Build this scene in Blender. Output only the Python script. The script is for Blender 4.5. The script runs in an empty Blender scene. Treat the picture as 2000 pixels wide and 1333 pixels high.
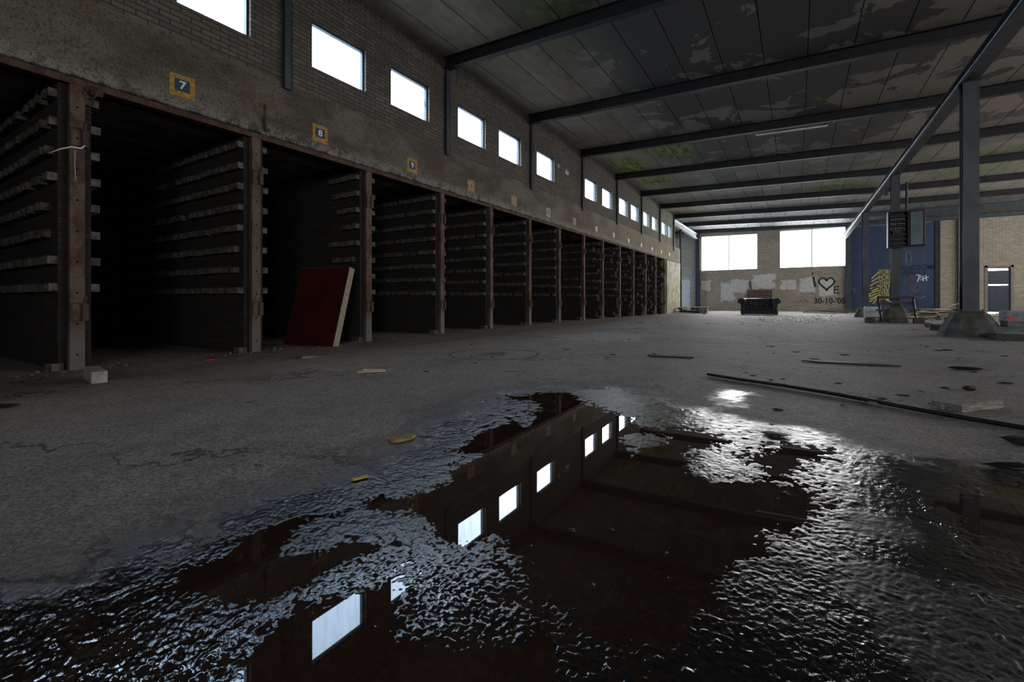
import bpy, bmesh, math, random
import numpy as np
from mathutils import Vector, Matrix, Euler
from mathutils.geometry import tessellate_polygon
R = random.Random(7)
S = bpy.context.scene
COL = S.collection
# ------------------------------------------------------------------ camera and survey of the hall
F, U0, HZ, CH = 890.0, 1556.5, 583.0, 0.72
YAW = math.atan((U0 - 1000) / F); CA, SA = math.cos(YAW), math.sin(YAW)
L = 6.408                      # wall of the drying bays is at x = -L
BS, Y0 = 3.59, 3.95            # roof beam spacing, first beam
RX = 2.586                     # free-standing columns
YE = 36.62                     # far wall
ZB = 5.62                      # underside of roof beams at the left wall
ZL = 2.985                     # underside of the lintel
def beam_y(k): return Y0 + min(k, 7) * BS + max(k - 7, 0) * 3.737
def roof(x): return -0.0295 * (min(x, RX) + L)
def sm(t): t = max(0., min(1., t)); return t * t * (3 - 2 * t)
def fz(x, y):
    return -0.16 * sm((y - 11) / 20) - 0.03 * sm((-x - 4) / 2) + 0.05 * sm((x - .8) / 1.6) * sm((y - 4) / 4) * (1 - sm((y - 13) / 10))
def ray(u, v):
    a, b = (u - 1000) / F, -(v - HZ) / F
    return Vector((a * CA - SA, a * SA + CA, b))
def at_z(u, v, z):
    d = ray(u, v); t = (z - CH) / d.z; return Vector((d.x * t, d.y * t, z))
def at(u, v):
    z = 0.
    for _ in range(12):
        p = at_z(u, max(v, HZ + 3), z); z = fz(p.x, p.y) + (.009 if p.x ** 2 + p.y ** 2 < 64 else 0)
    return Vector((p.x, p.y, z))
def at_y(u, v, y):
    d = ray(u, v); t = y / d.y; return Vector((d.x * t, y, CH + d.z * t))
def at_x(u, v, x=-L):
    d = ray(u, v); t = x / d.x; return Vector((x, d.y * t, CH + d.z * t))
def wy(u): return at_x(u, HZ).y
cam = bpy.data.cameras.new('camera'); cam.lens = 36 * F / 2000; cam.sensor_width = 36
cam.shift_y = -(666.5 - HZ) / 2000; cam.clip_start = .05; cam.clip_end = 200
co = bpy.data.objects.new('camera', cam); COL.objects.link(co)
co.location = (0, 0, CH); co.rotation_euler = (math.pi / 2, 0, YAW); S.camera = co
S.view_settings.view_transform = 'Standard'; S.view_settings.look = 'None'
S.view_settings.gamma = 1; S.view_settings.use_curve_mapping = False; S.view_settings.exposure = 1.4
S.cycles.max_bounces = 10; S.cycles.diffuse_bounces = 6; S.cycles.glossy_bounces = 4
S.cycles.transparent_max_bounces = 12; S.cycles.caustics_reflective = False
S.cycles.sample_clamp_indirect = 6; S.cycles.use_denoising = True
# ------------------------------------------------------------------ node helper
class Mat:
    def __init__(s, name):
        s.m = bpy.data.materials.new(name); s.m.use_nodes = True; s.t = s.m.node_tree
        s.t.nodes.clear(); s.out = s.t.nodes.new('ShaderNodeOutputMaterial'); s.c = {}
    def n(s, t): return s.t.nodes.new('ShaderNode' + t)
    def put(s, inp, v):
        if isinstance(v, bpy.types.NodeSocket): s.t.links.new(v, inp)
        elif v is not None:
            if inp.type == 'RGBA' and len(v) == 3: v = (*v, 1)
            inp.default_value = v
    def ma(s, op, a, b=None, c=None, clamp=False):
        n = s.n('Math'); n.operation = op; n.use_clamp = clamp
        for i, v in enumerate((a, b, c)):
            if v is not None: s.put(n.inputs[i], v)
        return n.outputs[0]
    def mix(s, f, a, b, blend='MIX'):
        n = s.n('Mix'); n.data_type = 'RGBA'; n.blend_type = blend
        s.put(n.inputs[0], f); s.put(n.inputs[6], a); s.put(n.inputs[7], b); return n.outputs[2]
    def ramp(s, f, lo, hi, a=0., b=1.):
        n = s.n('MapRange'); n.clamp = True; n.interpolation_type = 'SMOOTHSTEP'
        for i, v in enumerate((f, lo, hi, a, b)): s.put(n.inputs[i], v)
        return n.outputs[0]
    def pos(s):
        if 'p' not in s.c: s.c['p'] = s.n('NewGeometry').outputs['Position']
        return s.c['p']
    def obj(s):
        if 'o' not in s.c: s.c['o'] = s.n('TexCoord').outputs['Object']
        return s.c['o']
    def sep(s, v):
        n = s.n('SeparateXYZ'); s.put(n.inputs[0], v); return n.outputs
    def comb(s, x, y, z):
        n = s.n('CombineXYZ')
        for i, v in enumerate((x, y, z)): s.put(n.inputs[i], v)
        return n.outputs[0]
    def noise(s, sc, det=4, rough=.55, vec=None, st=None, dist=0):
        n = s.n('TexNoise'); v = vec if vec is not None else s.pos()
        if st:
            mp = s.n('Mapping'); mp.inputs['Scale'].default_value = st; s.put(mp.inputs[0], v); v = mp.outputs[0]
        s.put(n.inputs['Vector'], v); n.inputs['Scale'].default_value = sc; n.inputs['Detail'].default_value = det
        n.inputs['Roughness'].default_value = rough; n.inputs['Distortion'].default_value = dist
        return n.outputs[0]
    def vor(s, sc, feat='F1', vec=None, out='Distance'):
        n = s.n('TexVoronoi'); n.feature = feat; s.put(n.inputs['Vector'], vec if vec is not None else s.pos())
        n.inputs['Scale'].default_value = sc; return n.outputs[out]
    def bump(s, h, st=.5, d=.01, nrm=None):
        n = s.n('Bump'); s.put(n.inputs['Strength'], st); s.put(n.inputs['Distance'], d); s.put(n.inputs['Height'], h)
        if nrm is not None: s.put(n.inputs['Normal'], nrm)
        return n.outputs[0]
    def attr(s, name):
        n = s.n('Attribute'); n.attribute_name = name; return n.outputs['Fac']
    def bsdf(s, col, rough=.7, nrm=None, metal=0., spec=.5, ior=None):
        b = s.n('BsdfPrincipled'); s.put(b.inputs['Base Color'], col); s.put(b.inputs['Roughness'], rough)
        s.put(b.inputs['Metallic'], metal); s.put(b.inputs['Specular IOR Level'], spec)
        if ior: s.put(b.inputs['IOR'], ior)
        if nrm is not None: s.put(b.inputs['Normal'], nrm)
        return b.outputs[0]
    def end(s, sh): s.t.links.new(sh, s.out.inputs[0]); return s.m
def simple(name, c1, c2=None, rough=.75, sc=8, metal=0., bump=.3, bd=.004, st=None, det=6, spec=.4):
    m = Mat(name); c2 = c2 or tuple(x * .6 for x in c1)
    n = m.noise(sc, det, .6, vec=m.obj(), st=st)
    return m.end(m.bsdf(m.mix(m.ramp(n, .35, .65), c2, c1), rough, m.bump(m.noise(sc * 5, 5, vec=m.obj(), st=st), bump, bd), metal, spec))
# ------------------------------------------------------------------ materials
def rust_mat(name, a, b, c, holes=False):
    m = Mat(name); n1 = m.noise(5, 7, .65, st=(1, 1, .6)); n2 = m.noise(22, 6, .7)
    col = m.mix(m.ramp(n1, .42, .6), a, b); col = m.mix(m.ramp(n2, .5, .66), col, c)
    z = m.sep(m.pos())[2]; col = m.mix(m.ramp(m.ma('ADD', z, m.ma('MULTIPLY', n1, .5)), .45, .8, .75, 0), col, (.16, .155, .15))
    if holes:
        o = m.sep(m.obj()); fr = m.ma('SUBTRACT', m.ma('FRACT', m.ma('MULTIPLY', o[2], 3.1)), .5)
        d = m.ma('SQRT', m.ma('ADD', m.ma('POWER', m.ma('DIVIDE', fr, 3.1), 2), m.ma('POWER', o[1], 2)))
        col = m.mix(m.ramp(m.ma('ADD', d, m.ma('MULTIPLY', n2, .01)), .014, .019, 1, 0), col, (.004, .003, .003))
    return m.end(m.bsdf(col, .8, m.bump(m.noise(60, 6, .7), .7, .006), .1, .3))
M = {}
M['rust'] = rust_mat('rusty steel', (.075, .040, .030), (.14, .10, .085), (.13, .065, .032), True)
M['rust2'] = rust_mat('rusty lintel', (.060, .032, .025), (.095, .065, .052), (.11, .055, .03))
M['steel'] = simple('dark painted steel', (.020, .023, .028), (.011, .013, .016), .55, 3, .2, .3, .003)
M['beam'] = simple('soot dark beam steel', (.016, .016, .018), (.010, .010, .012), .6, 2.5, .1, .3, .003)
M['bluesteel'] = simple('blue grey painted steel', (.048, .066, .082), (.03, .042, .052), .5, 4, .2, .25, .002)
M['colsteel'] = simple('column steel', (.066, .071, .084), (.038, .042, .050), .5, 3, .2, .3, .003, st=(1, 1, .4))
M['galv'] = simple('pale galvanised steel', (.42, .46, .48), (.25, .28, .30), .4, 6, .5, .2, .002)
M['foot'] = simple('mossy cast concrete', (.125, .122, .112), (.055, .062, .047), .9, 4, 0, .8, .012)
M['block'] = simple('pale concrete block', (.42, .42, .42), (.26, .26, .27), .85, 9, 0, .5, .004)
M['greyblock'] = simple('grey concrete', (.2, .21, .22), (.11, .115, .12), .85, 6, 0, .6, .006)
M['redpaint'] = simple('dark red painted board', (.085, .010, .008), (.048, .007, .006), .45, 2.2, 0, .1, .001)
M['edge'] = simple('raw board edge', (.42, .36, .27), (.18, .15, .11), .85, 30, 0, .6, .003, st=(6, 6, .6))
M['wood'] = simple('weathered grey timber', (.32, .29, .25), (.13, .115, .10), .8, 9, 0, .5, .003, st=(.6, 7, 7))
M['palewood'] = simple('pale timber', (.62, .50, .38), (.38, .29, .21), .75, 7, 0, .4, .003, st=(.6, 6, 6))
M['darkwood'] = simple('dark brown timber', (.085, .045, .028), (.03, .018, .012), .6, 7, 0, .4, .003, st=(.6, 6, 6))
M['brownwood'] = simple('brown slat timber', (.12, .08, .06), (.06, .04, .03), .7, 7, 0, .4, .003, st=(.6, 6, 6))
M['black'] = simple('black rubber', (.012, .011, .011), (.006, .006, .006), .55, 12)
M['leather'] = simple('black leather', (.028, .028, .033), (.016, .016, .020), .30, 20, 0, .35, .002)
M['white'] = simple('white plastic', (.72, .73, .76), (.6, .61, .64), .45, 3, 0, .05, .001)
M['greenpanel'] = simple('pale green inner door', (.22, .28, .26), (.16, .21, .19), .5, 3, 0, .1, .001)
M['yellow'] = simple('weathered yellow paint', (.50, .29, .045), (.22, .15, .06), .8, 26, 0, .4, .002)
M['whitepaint'] = simple('white number paint', (.75, .76, .74), (.6, .6, .58), .6, 20, 0, .1, .001)
M['plate'] = simple('blue enamel plate', (.018, .045, .095), (.03, .05, .08), .35, 14, 0, .1, .001)
M['fadedplate'] = simple('faded grey plate', (.36, .38, .38), (.22, .23, .22), .6, 18, 0, .1, .001)
M['bright'] = simple('bleached white plate', (.8, .78, .7), (.6, .58, .5), .6, 18, 0, .1, .001)
M['gblack'] = simple('black spray paint', (.022, .026, .03), (.035, .04, .042), .8, 30, 0, .2, .001)
M['gyellow'] = simple('yellow spray paint', (.62, .50, .09), (.5, .4, .08), .7, 30, 0, .1, .001)
M['gwhite'] = simple('pale blue spray paint', (.55, .72, .76), (.45, .6, .65), .7, 30, 0, .1, .001)
M['gred'] = simple('red spray paint', (.30, .05, .04), (.2, .04, .04), .7, 30, 0, .1, .001)
M['gdark'] = simple('faint dark marker', (.008, .016, .034), (.006, .012, .026), .7, 30, 0, .1, .001)
M['leaf'] = simple('dry leaf', (.36, .27, .09), (.2, .14, .05), .8, 20, 0, .3, .002)
M['green'] = simple('green weed', (.25, .45, .06), (.12, .25, .03), .7, 20, 0, .2, .002)
M['redplastic'] = simple('red plastic', (.45, .04, .04), (.3, .03, .03), .4, 10, 0, .1, .001)
M['rubble'] = simple('broken masonry', (.23, .21, .19), (.08, .075, .07), .9, 3, 0, .5, .005)
M['shard'] = simple('pale shards', (.7, .68, .66), (.35, .33, .3), .3, 3, 0, .2, .002)
M['cable'] = simple('grey cable', (.3, .31, .32), (.2, .2, .2), .5, 10)

def brick_vec(m, ax, dirt=True):
    p = m.sep(m.pos()); return m.comb(p[ax], p[2], 0.)
def wall_mat(name, ax, c1, c2, mort, patches=(), algae=0., stain=.5, rw=(.225, .066)):
    m = Mat(name); b = m.n('TexBrick'); v = brick_vec(m, ax); m.put(b.inputs['Vector'], v)
    b.offset = .5; b.inputs['Scale'].default_value = 1
    for k, x in (('Brick Width', rw[0]), ('Row Height', rw[1]), ('Mortar Size', .009), ('Mortar Smooth', .25), ('Bias', 0.)): b.inputs[k].default_value = x
    m.put(b.inputs['Color1'], c1); m.put(b.inputs['Color2'], c2); m.put(b.inputs['Mortar'], mort)
    n = m.noise(1.1, 6, .6); n2 = m.noise(9, 6, .65)
    col = m.mix(m.ramp(n, .35, .7, 0, stain), b.outputs[0], tuple(x * .45 for x in c1))
    col = m.mix(m.ramp(n2, .35, .75, 0, .35), col, tuple(x * .5 for x in c2))
    if patches:
        p = m.sep(m.pos()); wob = m.ma('MULTIPLY', m.ma('SUBTRACT', m.noise(2.2, 9, .72), .5), 1.7)
        tot = None
        for (cx, cz, w, h) in patches:
            dx = m.ma('DIVIDE', m.ma('ABSOLUTE', m.ma('SUBTRACT', p[ax], cx)), w)
            dz = m.ma('DIVIDE', m.ma('ABSOLUTE', m.ma('SUBTRACT', p[2], cz)), h)
            k = m.ramp(m.ma('ADD', m.ma('MAXIMUM', dx, dz), wob), .92, 1.05, 1, 0)
            tot = k if tot is None else m.ma('MAXIMUM', tot, k)
        tot = m.ma('MULTIPLY', tot, m.ramp(m.noise(14, 6, .7), .38, .5, .3, .95))
        col = m.mix(tot, col, (.58, .58, .57))
    if algae:
        p = m.sep(m.pos())
        f = m.ma('MULTIPLY', m.ramp(p[1], 21, 28), m.ramp(m.noise(1.6, 6), .4, .62, 0, algae))
        col = m.mix(f, col, (.16, .17, .06))
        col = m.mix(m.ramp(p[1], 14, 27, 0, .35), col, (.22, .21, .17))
    nb = m.bump(b.outputs['Fac'], -.6, .008); nb = m.bump(m.noise(45, 6, .7), .5, .006, nb)
    return m.end(m.bsdf(col, .88, nb, 0, .25))
M['brickleft'] = wall_mat('dark painted brick', 1, (.150, .130, .112), (.095, .082, .072), (.040, .035, .031), algae=.7)
def pxr(u0, v0, u1, v1):
    a, b = at_y(u0, v1, YE), at_y(u1, v0, YE); return ((a.x + b.x) / 2, (a.z + b.z) / 2, (b.x - a.x) / 2, (b.z - a.z) / 2)
M['brickend'] = wall_mat('buff brick', 0, (.47, .41, .33), (.34, .30, .245), (.17, .155, .13), patches=[pxr(*q) for q in
    ((1331, 545, 1348, 602), (1370, 549, 1388, 567), (1408, 552, 1435, 588), (1425, 546, 1462, 572), (1468, 536, 1514, 564), (1524, 547, 1555, 567), (1561, 543, 1592, 570), (1600, 545, 1632, 578))], stain=.3, rw=(.26, .085))
def band():
    m = Mat('stained lintel concrete'); p = m.sep(m.pos())
    n1 = m.noise(.9, 7, .62, st=(1, 1, 1.8)); n2 = m.noise(7, 8, .75); n3 = m.noise(40, 5, .8)
    col = m.mix(m.ramp(n1, .38, .62), (.10, .088, .072), (.19, .172, .145))
    col = m.mix(m.ramp(m.noise(1.3, 7, .7, st=(1, .7, 1.5)), .54, .70, 0, .6), col, (.15, .095, .045))
    low = m.ramp(m.ma('ADD', p[2], m.ma('MULTIPLY', n2, .5)), 3.35, 3.55, 1, 0)
    col = m.mix(m.ma('MULTIPLY', low, m.ramp(n2, .42, .55)), col, (.30, .285, .26))
    col = m.mix(m.ramp(n3, .5, .62, 0, .75), col, (.035, .031, .026)); col = m.mix(m.ramp(m.noise(13, 7, .75), .52, .66, 0, .5), col, (.045, .040, .034)); col = m.mix(m.ramp(m.noise(24, 6, .8), .58, .68, 0, .5), col, (.36, .34, .30))
    edge = m.ramp(m.ma('ADD', p[2], m.ma('MULTIPLY', n2, .10)), 3.08, 3.12, 1, 0); col = m.mix(edge, col, (.018, .014, .012))
    f = m.ma('MULTIPLY', m.ramp(p[1], 13, 26), m.ramp(m.noise(1.1, 6), .4, .6, 0, .7)); col = m.mix(f, col, (.24, .24, .10))
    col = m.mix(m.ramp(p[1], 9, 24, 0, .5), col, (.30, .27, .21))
    b = m.n('TexBrick'); m.put(b.inputs['Vector'], m.comb(p[1], p[2], 0.)); b.inputs['Scale'].default_value = 1; b.offset = 0
    b.inputs['Brick Width'].default_value = 1.895; b.inputs['Row Height'].default_value = .33; b.inputs['Mortar Size'].default_value = .006
    nb = m.bump(b.outputs['Fac'], -.35, .01); nb = m.bump(m.ma('ADD', n3, m.ma('MULTIPLY', n2, 1.5)), .8, .02, nb)
    return m.end(m.bsdf(col, .92, nb, 0, .2))
M['band'] = band()
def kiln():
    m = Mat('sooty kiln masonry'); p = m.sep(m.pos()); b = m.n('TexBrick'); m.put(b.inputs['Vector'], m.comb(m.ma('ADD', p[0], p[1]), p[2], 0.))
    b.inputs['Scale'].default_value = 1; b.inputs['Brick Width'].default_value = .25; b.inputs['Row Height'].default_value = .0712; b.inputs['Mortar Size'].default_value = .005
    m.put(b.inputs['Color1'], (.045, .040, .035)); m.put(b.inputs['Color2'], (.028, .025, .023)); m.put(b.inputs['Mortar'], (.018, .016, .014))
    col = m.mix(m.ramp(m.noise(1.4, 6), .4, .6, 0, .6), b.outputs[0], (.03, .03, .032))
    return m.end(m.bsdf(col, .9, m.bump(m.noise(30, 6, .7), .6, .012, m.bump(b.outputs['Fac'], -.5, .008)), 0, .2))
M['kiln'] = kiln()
M['header'] = simple('pale header bricks', (.15, .13, .112), (.045, .040, .036), .95, 11, 0, .8, .01)
def ceil():
    m = Mat('stained roof panels'); p = m.sep(m.pos())
    xi = m.ma('FLOOR', m.ma('DIVIDE', m.ma('ADD', p[0], L - .47), .765)); yi = m.ma('FLOOR', m.ma('DIVIDE', m.ma('SUBTRACT', p[1], Y0), BS))
    wn = m.n('TexWhiteNoise'); wn.noise_dimensions = '2D'; m.put(wn.inputs['Vector'], m.comb(xi, yi, 0.)); r = wn.outputs[0]
    n1 = m.noise(.8, 8, .62, dist=.6); n2 = m.noise(5, 7, .65, st=(1, .35, 1)); n3 = m.noise(1.7, 8, .6, dist=1.4)
    base = m.mix(r, (.28, .262, .23), (.39, .37, .33)); base = m.mix(m.ramp(n2, .35, .7, 0, .5), base, (.17, .155, .135))
    # sooty dark middle with pale peeled islands
    midx = m.ma('MULTIPLY', m.ramp(p[0], -5.2, -2.6), m.ramp(p[1], 14, 24, 1, .25))
    fr = m.ma('FRACT', m.ma('DIVIDE', m.ma('SUBTRACT', p[1], Y0), BS)); pale = m.ramp(m.ma('ADD', m.ma('ADD', m.noise(.9, 7, .58, dist=.5), m.ma('MULTIPLY', m.ramp(p[0], 0, 3), .12)), m.ma('MULTIPLY', m.ma('SUBTRACT', fr, .8), .16)), .53, .55)
    col = m.mix(m.ma('MULTIPLY', midx, m.ma('SUBTRACT', 1., pale)), base, (.105, .094, .085))
    col = m.mix(m.ma('MULTIPLY', m.ma('MULTIPLY', midx, pale), .6), col, (.24, .20, .16))
    alg = m.ma('MULTIPLY', m.ramp(n1, .58, .7), m.ramp(m.noise(.45, 3), .5, .64)); alg = m.ma('MULTIPLY', alg, m.ramp(p[1], 26, 31, 1, .0))
    alg = m.ma('MULTIPLY', alg, m.ramp(m.ma('ADD', p[0], m.ma('MULTIPLY', p[1], .25)), -3.6, -2.0, .4, 1))
    def blob(u, v, r, f): 
        q = at_z(u, v, 5.8); d = m.ma('SQRT', m.ma('ADD', m.ma('POWER', m.ma('MULTIPLY', m.ma('SUBTRACT', p[0], q.x), 1.), 2), m.ma('POWER', m.ma('MULTIPLY', m.ma('SUBTRACT', p[1], q.y), .6), 2)))
        return m.ramp(m.ma('ADD', d, m.ma('MULTIPLY', n2, .9)), r, r + .9, f, 0)
    for a in ((1310, 290, .75, 1.), (1225, 325, .65, 1.), (1275, 352, .7, 1.), (1080, 15, .5, .7), (1640, 360, 1.0, .7), (1930, 310, 1.4, .6)): alg = m.ma('MAXIMUM', alg, blob(*a))
    col = m.mix(alg, col, m.mix(m.ramp(n2, .4, .6), (.075, .125, .02), (.24, .29, .10)))
    col = m.mix(m.ramp(p[1], beam_y(7) + .2, beam_y(7) + .4), col, m.mix(m.ramp(n2, .4, .6), (.10, .10, .094), (.16, .16, .15)))
    return m.end(m.bsdf(col, .85, m.bump(m.noise(14, 6, .7), .4, .01), 0, .25))
M['ceil'] = ceil()
def bluedoor():
    m = Mat('blue sheet door'); p = m.sep(m.pos()); w = m.ma('SINE', m.ma('MULTIPLY', p[0], 14.))
    col = m.mix(m.ramp(m.noise(1.2, 5), .35, .65), (.012, .030, .072), (.016, .040, .095))
    return m.end(m.bsdf(col, .5, m.bump(w, .2, .01), 0, .4))
M['blue'] = bluedoor(); M['darkblue'] = simple('dark blue door paint', (.012, .028, .055), (.008, .018, .036), .4, 3, 0, .2, .002)
def glass(name, tint, frost, streak):
    m = Mat(name); n = m.noise(9, 7, .7, st=(1, 1, .12)); d = m.ramp(n, .45, .75, frost, frost + streak)
    tr = m.n('BsdfTransparent'); m.put(tr.inputs[0], tint); df = m.n('BsdfTranslucent'); m.put(df.inputs[0], (.6, .62, .62))
    gl = m.n('BsdfGlossy'); gl.inputs['Roughness'].default_value = .05
    a = m.n('MixShader'); m.put(a.inputs[0], d); m.put(a.inputs[1], tr.outputs[0]); m.put(a.inputs[2], df.outputs[0])
    b = m.n('MixShader'); m.put(b.inputs[0], .04); m.put(b.inputs[1], a.outputs[0]); m.put(b.inputs[2], gl.outputs[0])
    return m.end(b.outputs[0])
M['glass'] = glass('grimy window glass', (.92, .95, .97), .02, .22)
M['glassfar'] = glass('pale sheet glazing', (.95, .96, .97), .05, .1)
def crackglass():
    m = Mat('crack lines'); return m.end(m.bsdf((.05, .06, .07), .4))
M['crack'] = crackglass()
def floor_mat():
    m = Mat('worn asphalt floor'); p = m.sep(m.pos())
    wet = m.attr('wet'); nA = m.noise(.55, 6, .6); nB = m.noise(3.2, 8, .68); nC = m.noise(70, 4, .75); nD = m.noise(210, 2, .8)
    wob = m.ma('MULTIPLY', m.ma('SUBTRACT', nB, .5), .9)
    w = m.ramp(m.ma('ADD', wet, wob), -.12, .16)
    g = m.ma('ADD', m.ma('MULTIPLY', nC, .6), m.ma('MULTIPLY', nD, .4))
    dry = m.mix(m.ramp(nA, .35, .65), (.29, .242, .21), (.37, .32, .285)); dry = m.mix(m.ramp(nB, .4, .7, 0, .5), dry, (.20, .172, .155))
    dry = m.mix(m.ramp(g, .42, .56, .8, 0), dry, (.035, .03, .028)); dry = m.mix(m.ramp(nD, .62, .75, 0, .35), dry, (.26, .24, .22))
    dry = m.mix(m.ramp(p[0], .5, 3.5, 0, .35), dry, (.40, .385, .40))
    # cracks and pits
    cr = m.ma('ABSOLUTE', m.ma('SUBTRACT', m.noise(.8, 7, .62, st=(1, 1, 1)), .5)); ck = m.ramp(cr, .002, .010, 1, 0)
    ck = m.ma('MULTIPLY', ck, m.ramp(m.noise(.7, 3), .5, .6)); pit = m.ma('MULTIPLY', m.ramp(m.noise(2.6, 6, .7), .66, .70), .8)
    q = at(965, 692); d = m.ma('SQRT', m.ma('ADD', m.ma('POWER', m.ma('SUBTRACT', p[0], q.x), 2), m.ma('POWER', m.ma('SUBTRACT', p[1], q.y), 2)))
    rr = m.ramp(m.ma('ABSOLUTE', m.ma('SUBTRACT', m.ma('ADD', d, m.ma('MULTIPLY', nB, .12)), .62)), .012, .022, 1, 0)
    hole = m.ramp(m.ma('ADD', d, m.ma('MULTIPLY', nB, .5)), .40, .46, 1, 0)
    dk = m.ma('MAXIMUM', m.ma('MAXIMUM', ck, pit), m.ma('MAXIMUM', rr, m.ma('MULTIPLY', hole, .8)), clamp=True)
    dry = m.mix(m.ma('MULTIPLY', dk, .85), dry, (.012, .011, .010))
    fl = m.noise(11, 5, .75); dry = m.mix(m.ramp(fl, .66, .70, 0, .7), dry, (.62, .58, .56)); dry = m.mix(m.ramp(m.noise(1.3, 9, .75, st=(1, .6, 1)), .53, .62, 0, .55), dry, (.12, .10, .092))
    litfar = m.ma('MULTIPLY', m.ramp(p[1], 29, 33), 1.); dry = m.mix(m.ma('MULTIPLY', litfar, m.ramp(nB, .35, .6, .4, 1)), dry, (.36, .30, .25))  # cream strip of daylight before the far wall, painted into the floor colour
    # whitish patches in the mid distance
    q2 = at(1185, 657); d2 = m.ma('SQRT', m.ma('ADD', m.ma('POWER', m.ma('SUBTRACT', p[0], q2.x), 2), m.ma('POWER', m.ma('MULTIPLY', m.ma('SUBTRACT', p[1], q2.y), .6), 2)))
    dry = m.mix(m.ma('MULTIPLY', m.ramp(m.ma('ADD', d2, m.ma('MULTIPLY', nB, 2.)), 1.5, 2.0, 1, 0), .6), dry, (.34, .34, .34))
    lip = m.ma('MULTIPLY', m.ramp(m.ma('ADD', wet, wob), -.30, -.12), m.ma('SUBTRACT', 1., w))
    dry = m.mix(m.ma('MULTIPLY', lip, .35), dry, (.06, .055, .055))
    wetc = m.mix(m.ramp(g, .4, .6), (.008, .006, .005), (.022, .019, .017))
    col = m.mix(w, dry, wetc)
    rgh = m.mix(w, m.comb(.66, .66, .66), m.comb(.11, .11, .11)); ro = m.sep(rgh)[0]
    ro = m.ma('SUBTRACT', ro, m.ma('MULTIPLY', m.ma('MULTIPLY', m.attr('film'), w), .05)); damp = m.attr('damp'); ro = m.ma('ADD', ro, m.ma('MULTIPLY', m.ma('MULTIPLY', damp, w), .30))
    nE = m.noise(26, 3, .6)
    hgt = m.ma('ADD', m.ma('MULTIPLY', m.ma('ADD', nC, m.ma('MULTIPLY', nE, 1.3)), .8), m.ma('ADD', m.ma('MULTIPLY', nD, .25), m.ma('MULTIPLY', nB, 2.0)))
    hgt = m.ma('SUBTRACT', hgt, m.ma('MULTIPLY', dk, 1.2))
    fl_ = m.ma('MULTIPLY', m.attr('film'), w); nb = m.bump(hgt, m.ma('SUBTRACT', m.ramp(w, 0, 1, .8, .6), m.ma('MULTIPLY', fl_, .45)), m.ramp(w, 0, 1, .010, .0027))
    return m.end(m.bsdf(col, ro, nb, 0, m.ramp(w, 0, 1, .45, .8)))
M['floor'] = floor_mat()
def water():
    m = Mat('still dark water'); d = m.attr('depth')
    n = m.ma('ADD', m.ma('MULTIPLY', m.ma('SUBTRACT', m.noise(6, 8, .72), .5), .34), m.ma('MULTIPLY', m.ma('SUBTRACT', m.noise(55, 3, .7), .5), .16))
    a = m.ramp(m.ma('ADD', d, n), -.002, .008)
    col = m.mix(m.ramp(m.noise(40, 4, .7), .45, .7), (.026, .015, .010), (.040, .024, .016))
    b = m.bsdf(col, .012, m.bump(m.noise(2.2, 2), .02, .01), 0, .5, 1.36)
    return m.end(b)
M['water'] = water()
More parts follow.
